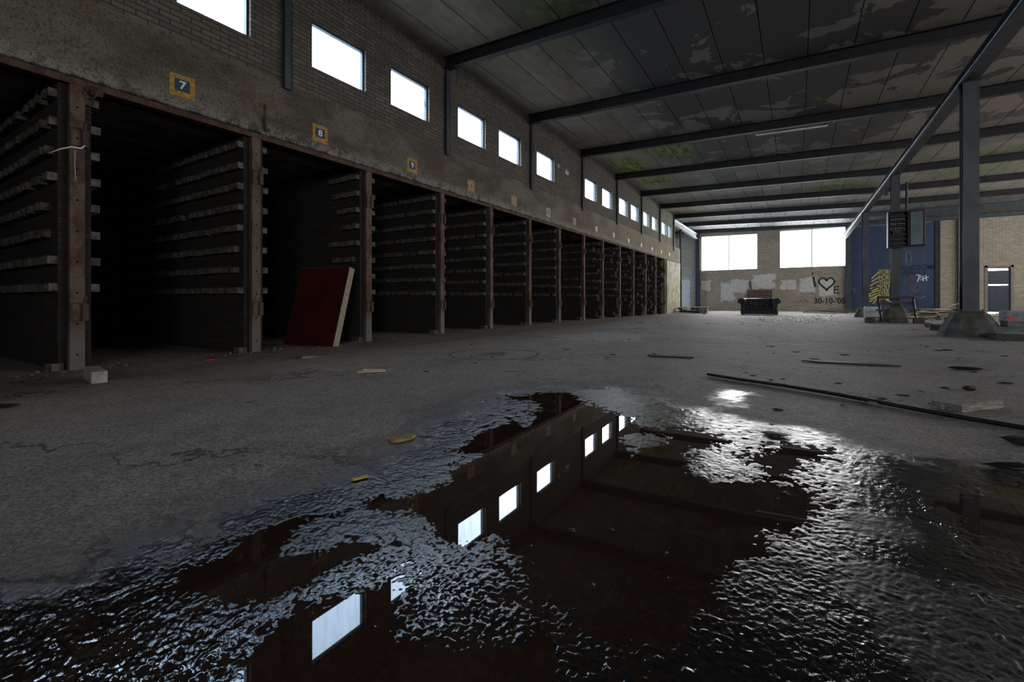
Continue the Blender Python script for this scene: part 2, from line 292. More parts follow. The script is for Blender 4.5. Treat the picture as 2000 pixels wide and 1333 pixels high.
# ------------------------------------------------------------------ mesh helper
class B:
    def __init__(s): s.b = bmesh.new()
    def box(s, c, size, rot=None, taper=None):
        mt = Matrix.Translation(c) @ (Euler(rot).to_matrix().to_4x4() if rot is not None else Matrix())
        vs = []
        for z in (-.5, .5):
            k = taper if (taper and z > 0) else 1
            for x, y in ((-.5, -.5), (.5, -.5), (.5, .5), (-.5, .5)):
                vs.append(s.b.verts.new(mt @ Vector((x * size[0] * k, y * size[1] * k, z * size[2]))))
        for f in ((3, 2, 1, 0), (4, 5, 6, 7), (0, 1, 5, 4), (1, 2, 6, 5), (2, 3, 7, 6), (3, 0, 4, 7)): s.b.faces.new([vs[i] for i in f])
        return s
    def span(s, a, b): 
        a, b = Vector(a), Vector(b); return s.box((a + b) / 2, [abs(x) for x in (b - a)])
    def rod(s, pts, r, n=8, cap=True):
        pts = [Vector(p) for p in pts]; rings = []
        for i, p in enumerate(pts):
            t = (pts[min(i + 1, len(pts) - 1)] - pts[max(i - 1, 0)]).normalized()
            u = t.cross(Vector((0, 0, 1))); u = u.normalized() if u.length > .05 else Vector((1, 0, 0)); w = t.cross(u)
            rr = r[i] if isinstance(r, (list, tuple)) else r
            rings.append([s.b.verts.new(p + (u * math.cos(2 * math.pi * j / n) + w * math.sin(2 * math.pi * j / n)) * rr) for j in range(n)])
        for a, b in zip(rings, rings[1:]):
            for j in range(n): s.b.faces.new((a[j], a[(j + 1) % n], b[(j + 1) % n], b[j]))
        if cap: s.b.faces.new(rings[0][::-1]); s.b.faces.new(rings[-1])
        return s
    def beam(s, p0, p1, up, side, prof):
        """extrude a closed 2-D profile (side, up) from p0 to p1"""
        p0, p1, up, side = map(Vector, (p0, p1, up, side)); r = [[s.b.verts.new(p + side * a + up * b) for a, b in prof] for p in (p0, p1)]
        n = len(prof)
        for j in range(n): s.b.faces.new((r[0][j], r[0][(j + 1) % n], r[1][(j + 1) % n], r[1][j]))
        s.b.faces.new(r[0][::-1]); s.b.faces.new(r[1]); return s
    def slab(s, outer, holes, fn, t0, t1):
        """2-D polygon with holes, fn(a,b,t) -> point, thickness t0..t1"""
        polys = [outer] + list(holes); flat = [p for q in polys for p in q]
        tri = tessellate_polygon([[Vector((p[0], p[1], 0)) for p in q] for q in polys])
        A = [s.b.verts.new(fn(p[0], p[1], t0)) for p in flat]; C = [s.b.verts.new(fn(p[0], p[1], t1)) for p in flat]
        for t in tri:
            s.b.faces.new([A[i] for i in t]); s.b.faces.new([C[i] for i in reversed(t)])
        o = 0
        for q in polys:
            for j in range(len(q)): k = (j + 1) % len(q); s.b.faces.new((A[o + j], A[o + k], C[o + k], C[o + j]))
            o += len(q)
        return s
    def stroke(s, pts, w, n, t=.004):
        """flat painted stroke lying on a surface whose normal is n"""
        n = Vector(n); pts = [Vector(p) for p in pts]; rows = []
        for i, p in enumerate(pts):
            d = (pts[min(i + 1, len(pts) - 1)] - pts[max(i - 1, 0)]).normalized(); q = d.cross(n).normalized() * w / 2
            rows.append([s.b.verts.new(p + q), s.b.verts.new(p - q), s.b.verts.new(p - q + n * t), s.b.verts.new(p + q + n * t)])
        for a, b in zip(rows, rows[1:]):
            for j in range(4): s.b.faces.new((a[j], a[(j + 1) % 4], b[(j + 1) % 4], b[j]))
        s.b.faces.new(rows[0][::-1]); s.b.faces.new(rows[-1]); return s
    def rock(s, c, size, seed):
        r = random.Random(seed); res = bmesh.ops.create_icosphere(s.b, subdivisions=1, radius=.5)
        rot = Euler((r.random() * 6, r.random() * 6, r.random() * 6)).to_matrix()
        for v in res['verts']:
            q = rot @ (v.co * r.uniform(.7, 1.15)); v.co = Vector((q.x * size[0], q.y * size[1], q.z * size[2])) + Vector(c)
        return s
    def obj(s, name, mat, parent=None, smooth=False, bevel=0., local=None):
        bmesh.ops.recalc_face_normals(s.b, faces=s.b.faces); me = bpy.data.meshes.new(name)
        if local is not None: bmesh.ops.translate(s.b, verts=s.b.verts, vec=-Vector(local))
        s.b.to_mesh(me); s.b.free(); me.materials.append(M[mat] if isinstance(mat, str) else mat)
        if smooth: me.polygons.foreach_set('use_smooth', [True] * len(me.polygons))
        o = bpy.data.objects.new(name, me); COL.objects.link(o)
        if local is not None: o.location = local
        if parent is not None:
            o.parent = parent
        if bevel:
            md = o.modifiers.new('bevel', 'BEVEL'); md.width = bevel; md.segments = 2; md.limit_method = 'ANGLE'
        return o
def tag(o, label=None, cat=None, group=None, kind=None):
    for k, v in (('label', label), ('category', cat), ('group', group), ('kind', kind)):
        if v: o[k] = v
    return o
def struct(o, label=None): return tag(o, label, None, None, 'structure')
def thing(name, loc, label, cat, group=None, rz=0):
    o = bpy.data.objects.new(name, None); o.empty_display_size = .1; COL.objects.link(o); o.location = loc; o.rotation_euler = (0, 0, rz)
    return tag(o, label, cat, group)
def txt(body, name, mat, parent, origin, right, up, size, squeeze=1., t=.003, bold=0.):
    c = bpy.data.curves.new(name, 'FONT'); c.body = body; c.size = size; c.align_x = 'CENTER'; c.align_y = 'CENTER'; c.extrude = t; c.offset = bold
    tmp = bpy.data.objects.new(name, c); COL.objects.link(tmp); dg = bpy.context.evaluated_depsgraph_get(); dg.update()
    me = bpy.data.meshes.new_from_object(tmp.evaluated_get(dg)); bpy.data.objects.remove(tmp); bpy.data.curves.remove(c)
    right, up = Vector(right), Vector(up); n = right.cross(up)
    mt = Matrix((right, up, n)).transposed().to_4x4(); mt.translation = Vector(origin)
    me.transform(mt @ Matrix.Diagonal((squeeze, 1, 1, 1))); me.materials.clear(); me.materials.append(M[mat])
    o = bpy.data.objects.new(name, me); COL.objects.link(o); o.parent = parent; return o
# ------------------------------------------------------------------ floor and puddle
WET = [(-300, 1230), (0, 1160), (150, 1120), (280, 1085), (370, 1030), (450, 985), (560, 955), (700, 925), (800, 865), (880, 815), (950, 775), (1060, 757), (1200, 757), (1270, 772), (1350, 800), (1450, 822), (1560, 838), (1650, 858), (1720, 885), (1850, 905), (2000, 930), (2300, 960), (2500, 1500), (1000, 1900), (-900, 1900)]
P1 = [(1005, 778), (1040, 772), (1100, 768), (1150, 788), (1200, 806), (1245, 815), (1242, 835), (1290, 842), (1345, 846), (1388, 858), (1352, 872), (1346, 905), (1352, 932), (1390, 950), (1450, 942), (1500, 948), (1560, 958), (1577, 975), (1530, 1020), (1505, 1050), (1490, 1085), (1440, 1150), (1420, 1190), (1385, 1245), (1340, 1275), (1250, 1270), (1150, 1262), (1080, 1340), (1030, 1420), (430, 1420), (470, 1333), (500, 1280), (540, 1230), (600, 1182), (640, 1190), (700, 1167), (755, 1160), (765, 1200), (790, 1252), (840, 1262), (875, 1262), (930, 1275), (1000, 1262), (1075, 1240), (1085, 1195), (1060, 1150), (1020, 1105), (985, 1080), (950, 1060), (905, 1045), (860, 1030), (800, 1005), (740, 1000), (690, 985), (740, 975), (800, 968), (862, 945), (868, 925), (940, 890), (870, 885), (920, 850), (950, 835), (1000, 828), (1045, 822), (1055, 805), (1045, 790)]
P2 = [(602, 1005), (560, 1003), (500, 1030), (480, 1050), (440, 1075), (345, 1112), (352, 1160), (400, 1172), (450, 1176), (500, 1190), (560, 1172), (600, 1135), (640, 1105), (700, 1088), (745, 1070), (700, 1063), (640, 1080), (590, 1087), (530, 1082), (560, 1052), (600, 1022)]
P4 = [(1478, 905), (1500, 880), (1540, 875), (1590, 880), (1608, 900), (1562, 920), (1546, 952), (1520, 940)]
P5 = [(1855, 985), (1900, 960), (2010, 945), (2100, 960), (2100, 1140), (2000, 1110), (1930, 1055), (1880, 1015)]
FILM = [[(-400, 1300), (60, 1215), (250, 1150), (340, 1130), (360, 1200), (520, 1215), (560, 1400), (300, 1700), (-1500, 1700)], [(600, 1175), (700, 1110), (860, 1075), (980, 1110), (1050, 1200), (1250, 1290), (1430, 1300), (1350, 1500), (1080, 1500), (960, 1300), (780, 1290), (740, 1170)]]
ISL = [[(1210, 850), (1285, 848), (1288, 865), (1265, 890), (1232, 900), (1215, 880)], [(1005, 824), (1040, 822), (1052, 833), (1020, 840)], [(900, 1055), (960, 1050), (990, 1080), (1000, 1110), (930, 1100), (895, 1075)]]
def world_poly(px): return np.array([[at_z(u, v, 0).x, at_z(u, v, 0).y] for u, v in px])
def sdist(P, X, Y):
    """signed distance, positive inside"""
    d = np.full(X.shape, 1e9); ins = np.zeros(X.shape, bool); n = len(P)
    for i in range(n):
        x1, y1 = P[i]; x2, y2 = P[(i + 1) % n]; dx, dy = x2 - x1, y2 - y1
        t = np.clip(((X - x1) * dx + (Y - y1) * dy) / (dx * dx + dy * dy + 1e-12), 0, 1)
        d = np.minimum(d, np.hypot(X - x1 - t * dx, Y - y1 - t * dy))
        ins ^= ((y1 > Y) != (y2 > Y)) & (X < (x2 - x1) * (Y - y1) / (y2 - y1 + 1e-12) + x1)
    return np.where(ins, d, -d)
def axis(parts):
    out = []
    for a, b, s in parts: out += list(np.arange(a, b, s))
    return np.array(out + [parts[-1][1]])
xs = axis([(-13, -7, .5), (-7, 5, .06), (5, 8, .25), (8, 22, 1.)]); ys = axis([(-10, -1, .6), (-1, 8, .06), (8, 16, .16), (16, 38, .4)])
X, Y = np.meshgrid(xs, ys); Z = np.vectorize(fz)(X, Y)
wetd = sdist(world_poly(WET), X, Y)
for u, v, r in ((1430, 779, .10),):
    q = at_z(u, v, 0); wetd = np.maximum(wetd, r - np.hypot(X - q.x, (Y - q.y) * .5) + .05)
damp = np.zeros(X.shape)
for u, v, r in ((1715, 1032, .19), (1760, 1165, .24), (1900, 1290, .5), (1990, 1210, .3), (650, 1045, .2)):
    q = at_z(u, v, 0); damp = np.maximum(damp, np.clip((r - np.hypot(X - q.x, Y - q.y)) / .04 + .5, 0, 1))
#damp = np.maximum(damp, np.clip((X - 1.0) / 1.2, 0, 1) * (Y < 3.2) * .6)
rng = np.random.RandomState(3)
def fbm(X, Y):
    out = np.zeros(X.shape)
    for k in range(14):
        a = rng.rand() * 6.28; f = .5 * 1.45 ** k if k < 9 else 3 + rng.rand() * 6; ph = rng.rand() * 6.28
        out += np.sin((X * math.cos(a) + Y * math.sin(a)) * f * 1.7 + ph + np.sin(Y * f * .7 + k)) / (1 + .5 * f)
    return out
Z = Z + fbm(X, Y) * .004 * np.clip(-wetd * 2.5 + .1, .05, 1)
pd = np.maximum.reduce([sdist(world_poly(p), X, Y) for p in (P1, P2, P4, P5)])
Z = np.where(wetd > .1, np.minimum(Z, .001 + np.clip(-pd * .02, 0, .001)), Z)
def grid(name, xs, ys, Z, mat, attrs, keep=None):
    ny, nx = Z.shape; GX, GY = np.meshgrid(xs, ys); co_ = np.stack([GX, GY, Z], -1).reshape(-1, 3)
    i = np.arange(ny * nx).reshape(ny, nx); q = np.stack([i[:-1, :-1], i[:-1, 1:], i[1:, 1:], i[1:, :-1]], -1).reshape(-1, 4)
    if keep is not None:
        q = q[keep[:-1, :-1].reshape(-1)]; used = np.unique(q); mp = -np.ones(ny * nx, int); mp[used] = np.arange(len(used)); q = mp[q]; co_ = co_[used]
        attrs = {k: v.reshape(-1)[used] for k, v in attrs.items()}
    me = bpy.data.meshes.new(name); me.from_pydata(co_.tolist(), [], q.tolist())
    for k, v in attrs.items(): me.attributes.new(k, 'FLOAT', 'POINT').data.foreach_set('value', v.reshape(-1).astype(np.float32))
    me.polygons.foreach_set('use_smooth', [True] * len(me.polygons)); me.materials.append(M[mat])
    o = bpy.data.objects.new(name, me); COL.objects.link(o); return o
TAB = np.random.RandomState(11).rand(256, 256).astype(np.float32)
def vn(X, Y, lam, off=0.):
    x, y = X / lam + off, Y / lam + off * 1.7; xi, yi = np.floor(x).astype(int), np.floor(y).astype(int); fx, fy = x - xi, y - yi
    fx, fy = fx * fx * fx * (fx * (fx * 6 - 15) + 10), fy * fy * fy * (fy * (fy * 6 - 15) + 10); a, b, c, d_ = xi & 255, (xi + 1) & 255, yi & 255, (yi + 1) & 255
    return (TAB[a, c] * (1 - fx) * (1 - fy) + TAB[b, c] * fx * (1 - fy) + TAB[a, d_] * (1 - fx) * fy + TAB[b, d_] * fx * fy) * 2 - 1
def fields(X, Y):
    wd = sdist(world_poly(WET), X, Y)
    d = np.maximum.reduce([sdist(world_poly(p), X, Y) for p in (P1, P2, P4, P5)])
    for s_ in ISL: d = np.minimum(d, -sdist(world_poly(s_), X, Y))
    dm = np.zeros(X.shape)
    for u, v, rd in ((1715, 1032, .10), (1760, 1165, .13), (1900, 1290, .15), (1990, 1210, .12)):
        q = at_z(u, v, 0); dm = np.maximum(dm, np.clip((rd - np.hypot(X - q.x, Y - q.y) + vn(X, Y, .05, 31) * .015) / .05 + .5, 0, 1))
    q = at_z(1430, 779, 0); wd = np.maximum(wd, .12 - np.hypot(X - q.x, (Y - q.y) * .5))
    return wd, d, dm
def height(X, Y, wd, d):
    dist = np.hypot(X, Y)
    warp = vn(X, Y, .30, 3) * .05 + vn(X, Y, .11, 9) * .030 + vn(X, Y, .045, 5) * .012
    dw = d + warp; base = np.where(dw > 0, np.maximum(-dw * .055, -.012), np.minimum(-dw * .012, .0040))
    fm = np.maximum.reduce([np.clip(sdist(world_poly(p), X, Y) / .25 + .5, 0, 1) for p in FILM]); lim = np.minimum(base, .0004 + vn(X, Y, .22, 41) * .0009); base = np.where(base > 0, base * (1 - fm) + lim * fm, base)
    g = vn(X, Y, .045, 1) * .0006 + vn(X + vn(X, Y, .02, 2) * .006, Y * 1.15, .0105, 7) * .0009 + vn(X, Y, .0072, 4) * .0006 * np.clip(2.6 - dist, 0, 1) + vn(X, Y, .028, 14) * .0010 * np.clip(dist - 1.6, 0, 1)
    peb = np.clip(vn(X, Y, .026, 21) - .80, 0, 1) * .03
    big = vn(X, Y, .5, 13) * .002 + vn(X, Y, 1.3, 17) * .003 * np.clip(-wd * 3, 0, 1)
    k = np.where(wd > 0, 1., .75)
    return base + g * k + peb * .5 + big * np.clip(-d * 4, .0, 1)
if True:
    # foreground floor: spacing grows with distance
    th = np.radians(np.arange(-54, 54.01, .11)); rd = np.exp(np.arange(math.log(.62), math.log(8.5), .0040))
    TH, RD = np.meshgrid(th, rd); FX, FY = RD * np.sin(TH - YAW), RD * np.cos(TH - YAW)
    wd, dd_, dm_ = fields(FX, FY); FZ = height(FX, FY, wd, dd_) + np.vectorize(fz)(FX, FY) + .004
    edge = np.minimum(np.clip((8.3 - RD) / .8, 0, 1), 1); FZ = FZ - (1 - edge) * .02
    ny, nx = FX.shape; i_ = np.arange(ny * nx).reshape(ny, nx); q_ = np.stack([i_[:-1, :-1], i_[:-1, 1:], i_[1:, 1:], i_[1:, :-1]], -1).reshape(-1, 4)
    co_ = np.stack([FX, FY, FZ], -1).reshape(-1, 3); me = bpy.data.meshes.new('floor_foreground'); me.vertices.add(len(co_)); me.vertices.foreach_set('co', co_.reshape(-1).astype(np.float32))
    me.loops.add(len(q_) * 4); me.loops.foreach_set('vertex_index', q_.reshape(-1).astype(np.int32)); me.polygons.add(len(q_)); me.polygons.foreach_set('loop_start', np.arange(0, len(q_) * 4, 4, dtype=np.int32)); me.update(calc_edges=True)
    me.polygons.foreach_set('use_smooth', [True] * len(q_))
    flm = np.maximum.reduce([np.clip(sdist(world_poly(p), FX, FY) / .35 + .6, 0, 1) for p in FILM])
    for k_, v_ in (('wet', wd), ('damp', dm_), ('film', flm)): me.attributes.new(k_, 'FLOAT', 'POINT').data.foreach_set('value', v_.reshape(-1).astype(np.float32))
    me.materials.append(M['floor']); ff = bpy.data.objects.new('floor_foreground', me); COL.objects.link(ff); struct(ff, 'gritty wet foreground of the asphalt floor')
Z = Z - np.where((np.hypot(X, Y) < 8.0), .016, .004)
struct(grid('floor', xs, ys, Z, 'floor', {'wet': wetd, 'damp': damp}), 'worn asphalt and concrete floor, wet in the foreground')
def puddle(polys, isl, lab, ext=.3, zz=.004):
    W = [world_poly(p) for p in polys]; a = np.concatenate(W); lo, hi = a.min(0) - ext, a.max(0) + ext
    px, py = np.arange(lo[0], hi[0], .02), np.arange(lo[1], hi[1], .02); GX, GY = np.meshgrid(px, py)
    d = np.maximum.reduce([sdist(w, GX, GY) for w in W])
    for s_ in isl: d = np.minimum(d, -sdist(world_poly(s_), GX, GY) )
    dd = np.clip(d, -.3, .5) * np.where(d > 0, 1.15, 1.25)
    tag(grid('puddle', px, py, np.full(GX.shape, zz), 'water', {'depth': dd}, d > -ext), lab, 'puddle')
puddle([P1, P2] + FILM, [], 'large dark brown puddle in the foreground mirroring the row of windows', .25)
puddle([P4], [], 'small dark puddle on the wet floor right of the large puddle', .10, .0044)
puddle([P5], [], 'dark puddle at the right edge of the picture', .16, .0042)
# ------------------------------------------------------------------ left wall
YN, YWE = -9.0, wy(1317)                       # near end and far end of the upper wall
yP = wy(1328)                                  # far end of the pier under it
PU = [148, 497, 717, 861, 957, 1033, 1091, 1139, 1176, 1209.5, 1236, 1260, 1279.5, 1297]
PY = [wy(u) for u in PU]; PY = [PY[0] - 2 * 1.895, PY[0] - 1.895] + PY
WU = [(345, 490), (610, 715), (764, 839), (895, 949), (975, 1018), (1049, 1083), (1143, 1166), (1176.5, 1196), (1209.5, 1226), (1232.5, 1247), (1256.5, 1268), (1273.5, 1284), (1292, 1302), (1305, 1312)]
WZ0, WZ1 = 4.337, 5.075
wy_ = [(wy(a), wy(b)) for a, b in WU]; d0 = wy_[1][0] - wy_[0][0]
wins = wy_ + [(wy_[0][0] - 3.6 + .0, wy_[0][1] - 3.6), (wy_[0][0] - 1.75, wy_[0][1] - 1.75)]
holes = [[(a, WZ0), (b, WZ0), (b, WZ1), (a, WZ1)] for a, b in wins]
for u, v, r in ((1091.5, 324, 7), (1100, 330, 5), (1107.5, 336, 9)):
    q = at_x(u, v); rr = r / F * (q - Vector((0, 0, CH))).length * .75
    holes.append([(q.y + rr * 1.5 * math.cos(t * .7) * R.uniform(.75, 1.1), q.z + rr * math.sin(t * .7) * R.uniform(.75, 1.1)) for t in range(9)])
ZT = ZB + .25
wl = B().slab([(YN, 3.9), (YWE, 3.9), (YWE, ZT - .38), (YN, ZT - .38)], holes, lambda a, b, t: (t, a, b), -L, -L - .16).obj('wall_left', 'brickleft')
struct(wl, 'dark painted brick wall with a row of high windows above the bays')
bb = B().slab([(YN, ZL), (yP, ZL), (yP, 3.9), (YN, 3.9)], [], lambda a, b, t: (t, a, b), -L + .012, -L - .30)
struct(bb.obj('wall_left_lintel', 'band'), 'stained concrete band over the open bays')
pm = B(); y = YN
while y < YWE - .1:
    w = .36; pm.span((-L - .14, y + .006, ZT - .38), (-L + .012, min(y + w, YWE) - .006, ZT + .02)); y += w
struct(pm.obj('trim_1', 'brickleft', bevel=.006), 'row of upright blocks under the ceiling along the left wall')
struct(B().span((-L - .30, PY[-1] + .62, -.3), (-L + .02, yP, ZL)).obj('wall_left_pier', simple('tiled mossy pier', (.50, .46, .36), (.24, .25, .14), .8, 3.2, 0, .5, .006)), 'pale moss-stained pier ending the row of bays')
def frame_yz(o_name, y0, y1, z0, z1, x, w, d, mat, parent):
    b = B(); b.span((x - d, y0, z0), (x, y0 + w, z1)); b.span((x - d, y1 - w, z0), (x, y1, z1)); b.span((x - d, y0 + w, z0), (x, y1 - w, z0 + w)); b.span((x - d, y0 + w, z1 - w), (x, y1 - w, z1))
    return b.obj(o_name, mat, parent)
for i, (a, b_) in enumerate(wins[:14]):
    o = frame_yz('window_%d' % (i + 1), a, b_, WZ0, WZ1, -L - .06, .03 if i < 6 else .02, .07, 'bluesteel', None)
    struct(o, 'square high window in the left brick wall, number %d from the left edge of the picture' % (i + 1))
    broken = i in (8, 9, 10)
    g = B()
    if broken: g.slab([(a, WZ0), (b_, WZ0), (b_, WZ1 - .05), (b_ - .2, WZ1 - .25), (b_ - .35, WZ0 + .3), (a + .25, WZ0 + .45), (a, WZ1 - .2)], [], lambda p, q, t: (t, p, q), -L - .10, -L - .106)
    else: g.span((-L - .106, a + .02, WZ0 + .02), (-L - .10, b_ - .02, WZ1 - .02))
    g.obj('pane', 'glass', o)
# cracks and snapped stick in window 3
a, b_ = wins[2]; k = B(); c = at_x(795, 192, -L - .095)
for j in range(9):
    t = j * .7 + R.random() * .3; r = R.uniform(.02, .05); k.rod([c + Vector((0, math.cos(t) * .008, math.sin(t) * .008)), c + Vector((0, math.cos(t) * r, math.sin(t) * r))], .002, 4)
k.obj('crack', 'crack', bpy.data.objects['window_3'])
B().rod([at_x(824, 174, -L - .09), at_x(829, 200, -L - .09), at_x(835, 232, -L - .09)], .006, 5).obj('casement_stay', 'steel', bpy.data.objects['window_3'])
B().box(at_x(806, 157, -L - .085), (.01, .09, .025), (.3, 0, 0)).obj('latch', 'bluesteel', bpy.data.objects['window_3'])
# wall channels under the beams
orde = ['nearest the camera', 'second', 'third', 'fourth', 'fifth', 'sixth', 'seventh', 'eighth', 'ninth', 'tenth', 'eleventh', 'twelfth', 'thirteenth', 'fourteenth', 'fifteenth', 'sixteenth']
for k in range(0, 8):
    y = wy([558, 871, 1036, 1136, 1204, 1252, 1288, 1315][k]); b = B()
    b.beam((-L + .0, y, 3.80 if k < 7 else 3.6), (-L, y, ZB + .1), (1, 0, 0), (0, 1, 0), [(-.055, .001), (-.055, .075), (-.047, .075), (-.047, .068), (.047, .068), (.047, .075), (.055, .075), (.055, .001)])
    tag(b.obj('steel_channel', 'bluesteel'), ('blue-grey steel upright on the left brick wall, %s from the left' % (orde[k] if k else 'first')).replace('nearest the camera', 'first'), 'upright', 'uprights on the left wall')
# ------------------------------------------------------------------ bays: partitions, ceilings, posts, signs
XB = -L - 4.2
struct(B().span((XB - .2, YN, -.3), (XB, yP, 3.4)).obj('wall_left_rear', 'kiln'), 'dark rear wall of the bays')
cb = B(); cb.span((XB, YN, ZL + .12), (-L - .3, yP, ZL + .3))
for j in range(1, 7): cb.span((XB, YN, ZL + .04), (XB, YN, ZL + .04)) if 0 else cb.span((-L - .3 - j * .6, YN, ZL + .06), (-L - .18 - j * .6, yP, ZL + .12))
struct(cb.obj('ceiling_bays', simple('bay soffit concrete', (.22, .20, .18), (.10, .09, .08), .9, 3, 0, .7, .01)), 'dark ribbed soffit of the bays')
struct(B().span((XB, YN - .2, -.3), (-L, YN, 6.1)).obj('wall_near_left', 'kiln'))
for i, y in enumerate(PY):
    th = .13; b = B(); r = random.Random(50 + i)
    front = -L - .03; far = i >= 9
    if i == 9:
        b.span((XB, y - th, -.25), (front, y + th, 1.6))
        for q in range(6): b.span((XB, y - th, 1.6 + q * .2), (front - 1.0 - q * .12 - .3, y + th, 1.8 + q * .2))
    elif far:
        z = -.25
        while z < ZL - .05:
            jag = r.choice([0, 0, .05, .12, .2, .32]); h_ = .142; b.span((XB, y - th, z), (front - jag, y + th, min(z + h_, ZL + .1))); z += h_
    else: b.span((XB, y - th, -.25), (front, y + th, ZL + .12))
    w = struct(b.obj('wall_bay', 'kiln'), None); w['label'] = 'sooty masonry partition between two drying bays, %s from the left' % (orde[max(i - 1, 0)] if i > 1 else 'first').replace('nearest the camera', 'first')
    hb = B()
    for row in range(8):
        z = .83 + row * .285
        if z > ZL - .12: continue
        if i == 9 and z > 1.5: continue
        for side in (-1, 1):
            x = front + (0 if not far else -r.choice([0, .1, .2]))
            n_ = 0
            while x > (XB + .4 if side < 0 else front - .6):
                if r.random() > .06 and not (i == 4 and side < 0 and (row < 2 or n_ > 3 + (row * 5) % 4)):
                    wd = .096; pr = .075 + r.uniform(-.01, .01); hb.box((x - wd / 2, y + side * (th + pr / 2 - .01), z + r.uniform(-.004, .004)), (wd - .012, pr + .02, .082), (0, 0, r.uniform(-.04, .04)))
                x -= .112; n_ += 1
    for q in range(5):
        hb.box((front - .05, y - th - .02, -.02 + .0), (.16, .1, .14), (0, 0, r.uniform(-.2, .2))) if q == 0 else None
    hb.obj('header_course', 'header', w)
bayno = {2: 'left of the number 7 sign', 3: 'between signs 7 and 8', 4: 'between signs 8 and 9', 5: 'between signs 9 and 10', 6: 'between signs 10 and 11'}
for i, y in enumerate(PY):
    if i < 2: continue
    f0 = fz(-L, y); base = (-L + .03, y, f0)
    lab = 'rusty perforated steel post ' + (bayno[i] if i in bayno else 'between two open bays, %s post from the left' % orde[i - 2])
    t = thing('steel_post', base, lab, 'post', 'rusty posts along the open bays')
    b = B(); b.beam((0, 0, -.03), (0, 0, ZL - f0 - .045), (1, 0, 0), (0, 1, 0), [(-.06, -.055), (-.06, .02), (.06, .02), (.06, -.055), (.052, -.055), (.052, .012), (-.052, .012), (-.052, -.055)])
    b.obj('post_body', 'rust', t)
    for z in (.60, 2.42):
        b = B(); b.rod([(.025, -.05, z - .085), (.032, -.05, z + .10), (.032, .03, z + .10), (.032, .03, z - .085), (.025, -.05, z - .085)], .008, 6)
        b.span((-.02, .035, z - .085), (.045, .085, z + .09)); b.rod([(.03, .06, z + .09), (.03, .065, z + .17)], .009, 6)
        b.obj('hinge_bracket', 'rust2', t)
b = B().span((-L - .06, YN, ZL - .04), (-L + .04, yP - .4, ZL + .0)); b.span((-L + .03, YN, ZL - .04), (-L + .045, yP - .4, ZL + .03))
tag(b.obj('steel_lintel', 'rust2'), 'rusty steel angle running along the bottom of the concrete band over the bays', 'lintel')
# loops, straps on first post
p0 = Vector((-L + .06, PY[2], 2.3))
pz = at_x(148, 288, -L + .07)
tag(B().rod([at_x(165, 285, -L + .08), at_x(158, 290, -L + .10), at_x(140, 287, -L + .12), at_x(118, 291, -L + .12), at_x(96, 299, -L + .12)], [.008, .009, .008, .006, .003], 6).obj('plastic_strap', 'white', smooth=True), 'white plastic strap bent round the rusty post left of sign 7', 'strap')
tag(B().rod([at_x(147, 293, -L + .07), at_x(146, 320, -L + .075), at_x(148, 352, -L + .075)], .0035, 5).obj('hanging_wire', 'galv'), 'thin twisted wire hanging on the rusty post left of sign 7', 'wire')
q = at_x(172, 185, -L + .05); b = B()
for j in range(7): b.box(q + Vector((R.uniform(-.05, .05), R.uniform(-.07, .07), R.uniform(-.1, .07))), (.05, .1, .06), (R.random(), R.random(), R.random()))
tag(b.obj('rust_clump', 'rust2'), 'clump of flaking rust at the top of the post left of sign 7', 'rust')
q = at_x(108, 185, -L - .5); b = B()
for j in range(9):
    a_ = q + Vector((R.uniform(-.1, .1), R.uniform(-.12, .12), 0)); b.rod([a_ + Vector((0, 0, .15)), a_ + Vector((R.uniform(-.05, .05), R.uniform(-.05, .05), 0)), a_ + Vector((R.uniform(-.08, .08), R.uniform(-.08, .08), -R.uniform(.1, .3)))], .003, 4)
tag(b.obj('dried_roots', 'wood'), 'tangle of dry roots hanging in the leftmost bay', 'roots', kind='stuff')
# number signs
SG = [(355, '7'), (624, '8'), (804, '9'), (919, '10'), (1003, '11'), (1070, '12'), (1121, '13'), (1164, '14'), (1198, '15'), (1227, '16'), (1252, '17'), (1273, '18'), (1291, '19'), (1307, '20')]
for i, (u, n_) in enumerate(SG):
    y = wy(u); z = 3.325 if i < 9 else 3.3; fade = i > 3; lab = ('yellow-framed plate reading %s above its open bay' % n_) if i < 4 else 'faded number plate over the bays, %s sign from the left' % orde[i]
    t = thing('number_sign', (-L + .013, y, z), lab, 'sign', 'number signs over the bays')
    w, h = .27, .27
    b = B(); pts = [(-w / 2, -h / 2), (w / 2, -h / 2 + R.uniform(-.01, .01)), (w / 2, h / 2), (-w / 2 + .005, h / 2 - .01)]
    r2 = random.Random(i); jag = []
    for j in range(4):
        p_, q_ = pts[j], pts[(j + 1) % 4]
        for s_ in range(7): f = s_ / 7; jag.append((p_[0] + (q_[0] - p_[0]) * f + r2.uniform(-.006, .006), p_[1] + (q_[1] - p_[1]) * f + r2.uniform(-.006, .006)))
    b.slab(jag, [], lambda a, c, tt: (tt, a, c), 0, .003)
    b.obj('painted_frame', 'yellow' if i not in (5,) else 'fadedplate', t)
    B().span((.003, -.08, -.07), (.009, .08, .075)).obj('plate', 'plate' if i < 3 else ('fadedplate' if i < 7 else 'bright'), t)
    txt(n_, 'digits', 'whitepaint' if i < 3 else 'plate', t, (.011, 0, .0), (0, 1, 0), (0, 0, 1), .135, .8 if len(n_) > 1 else 1.1, .001, .003)
B().rod([at_x(519, 205, -L + .03), at_x(517, 235, -L + .04), at_x(520, 255, -L + .03)], .02, 6).obj('rust_run', 'rust2', bpy.data.objects['wall_left_lintel'])
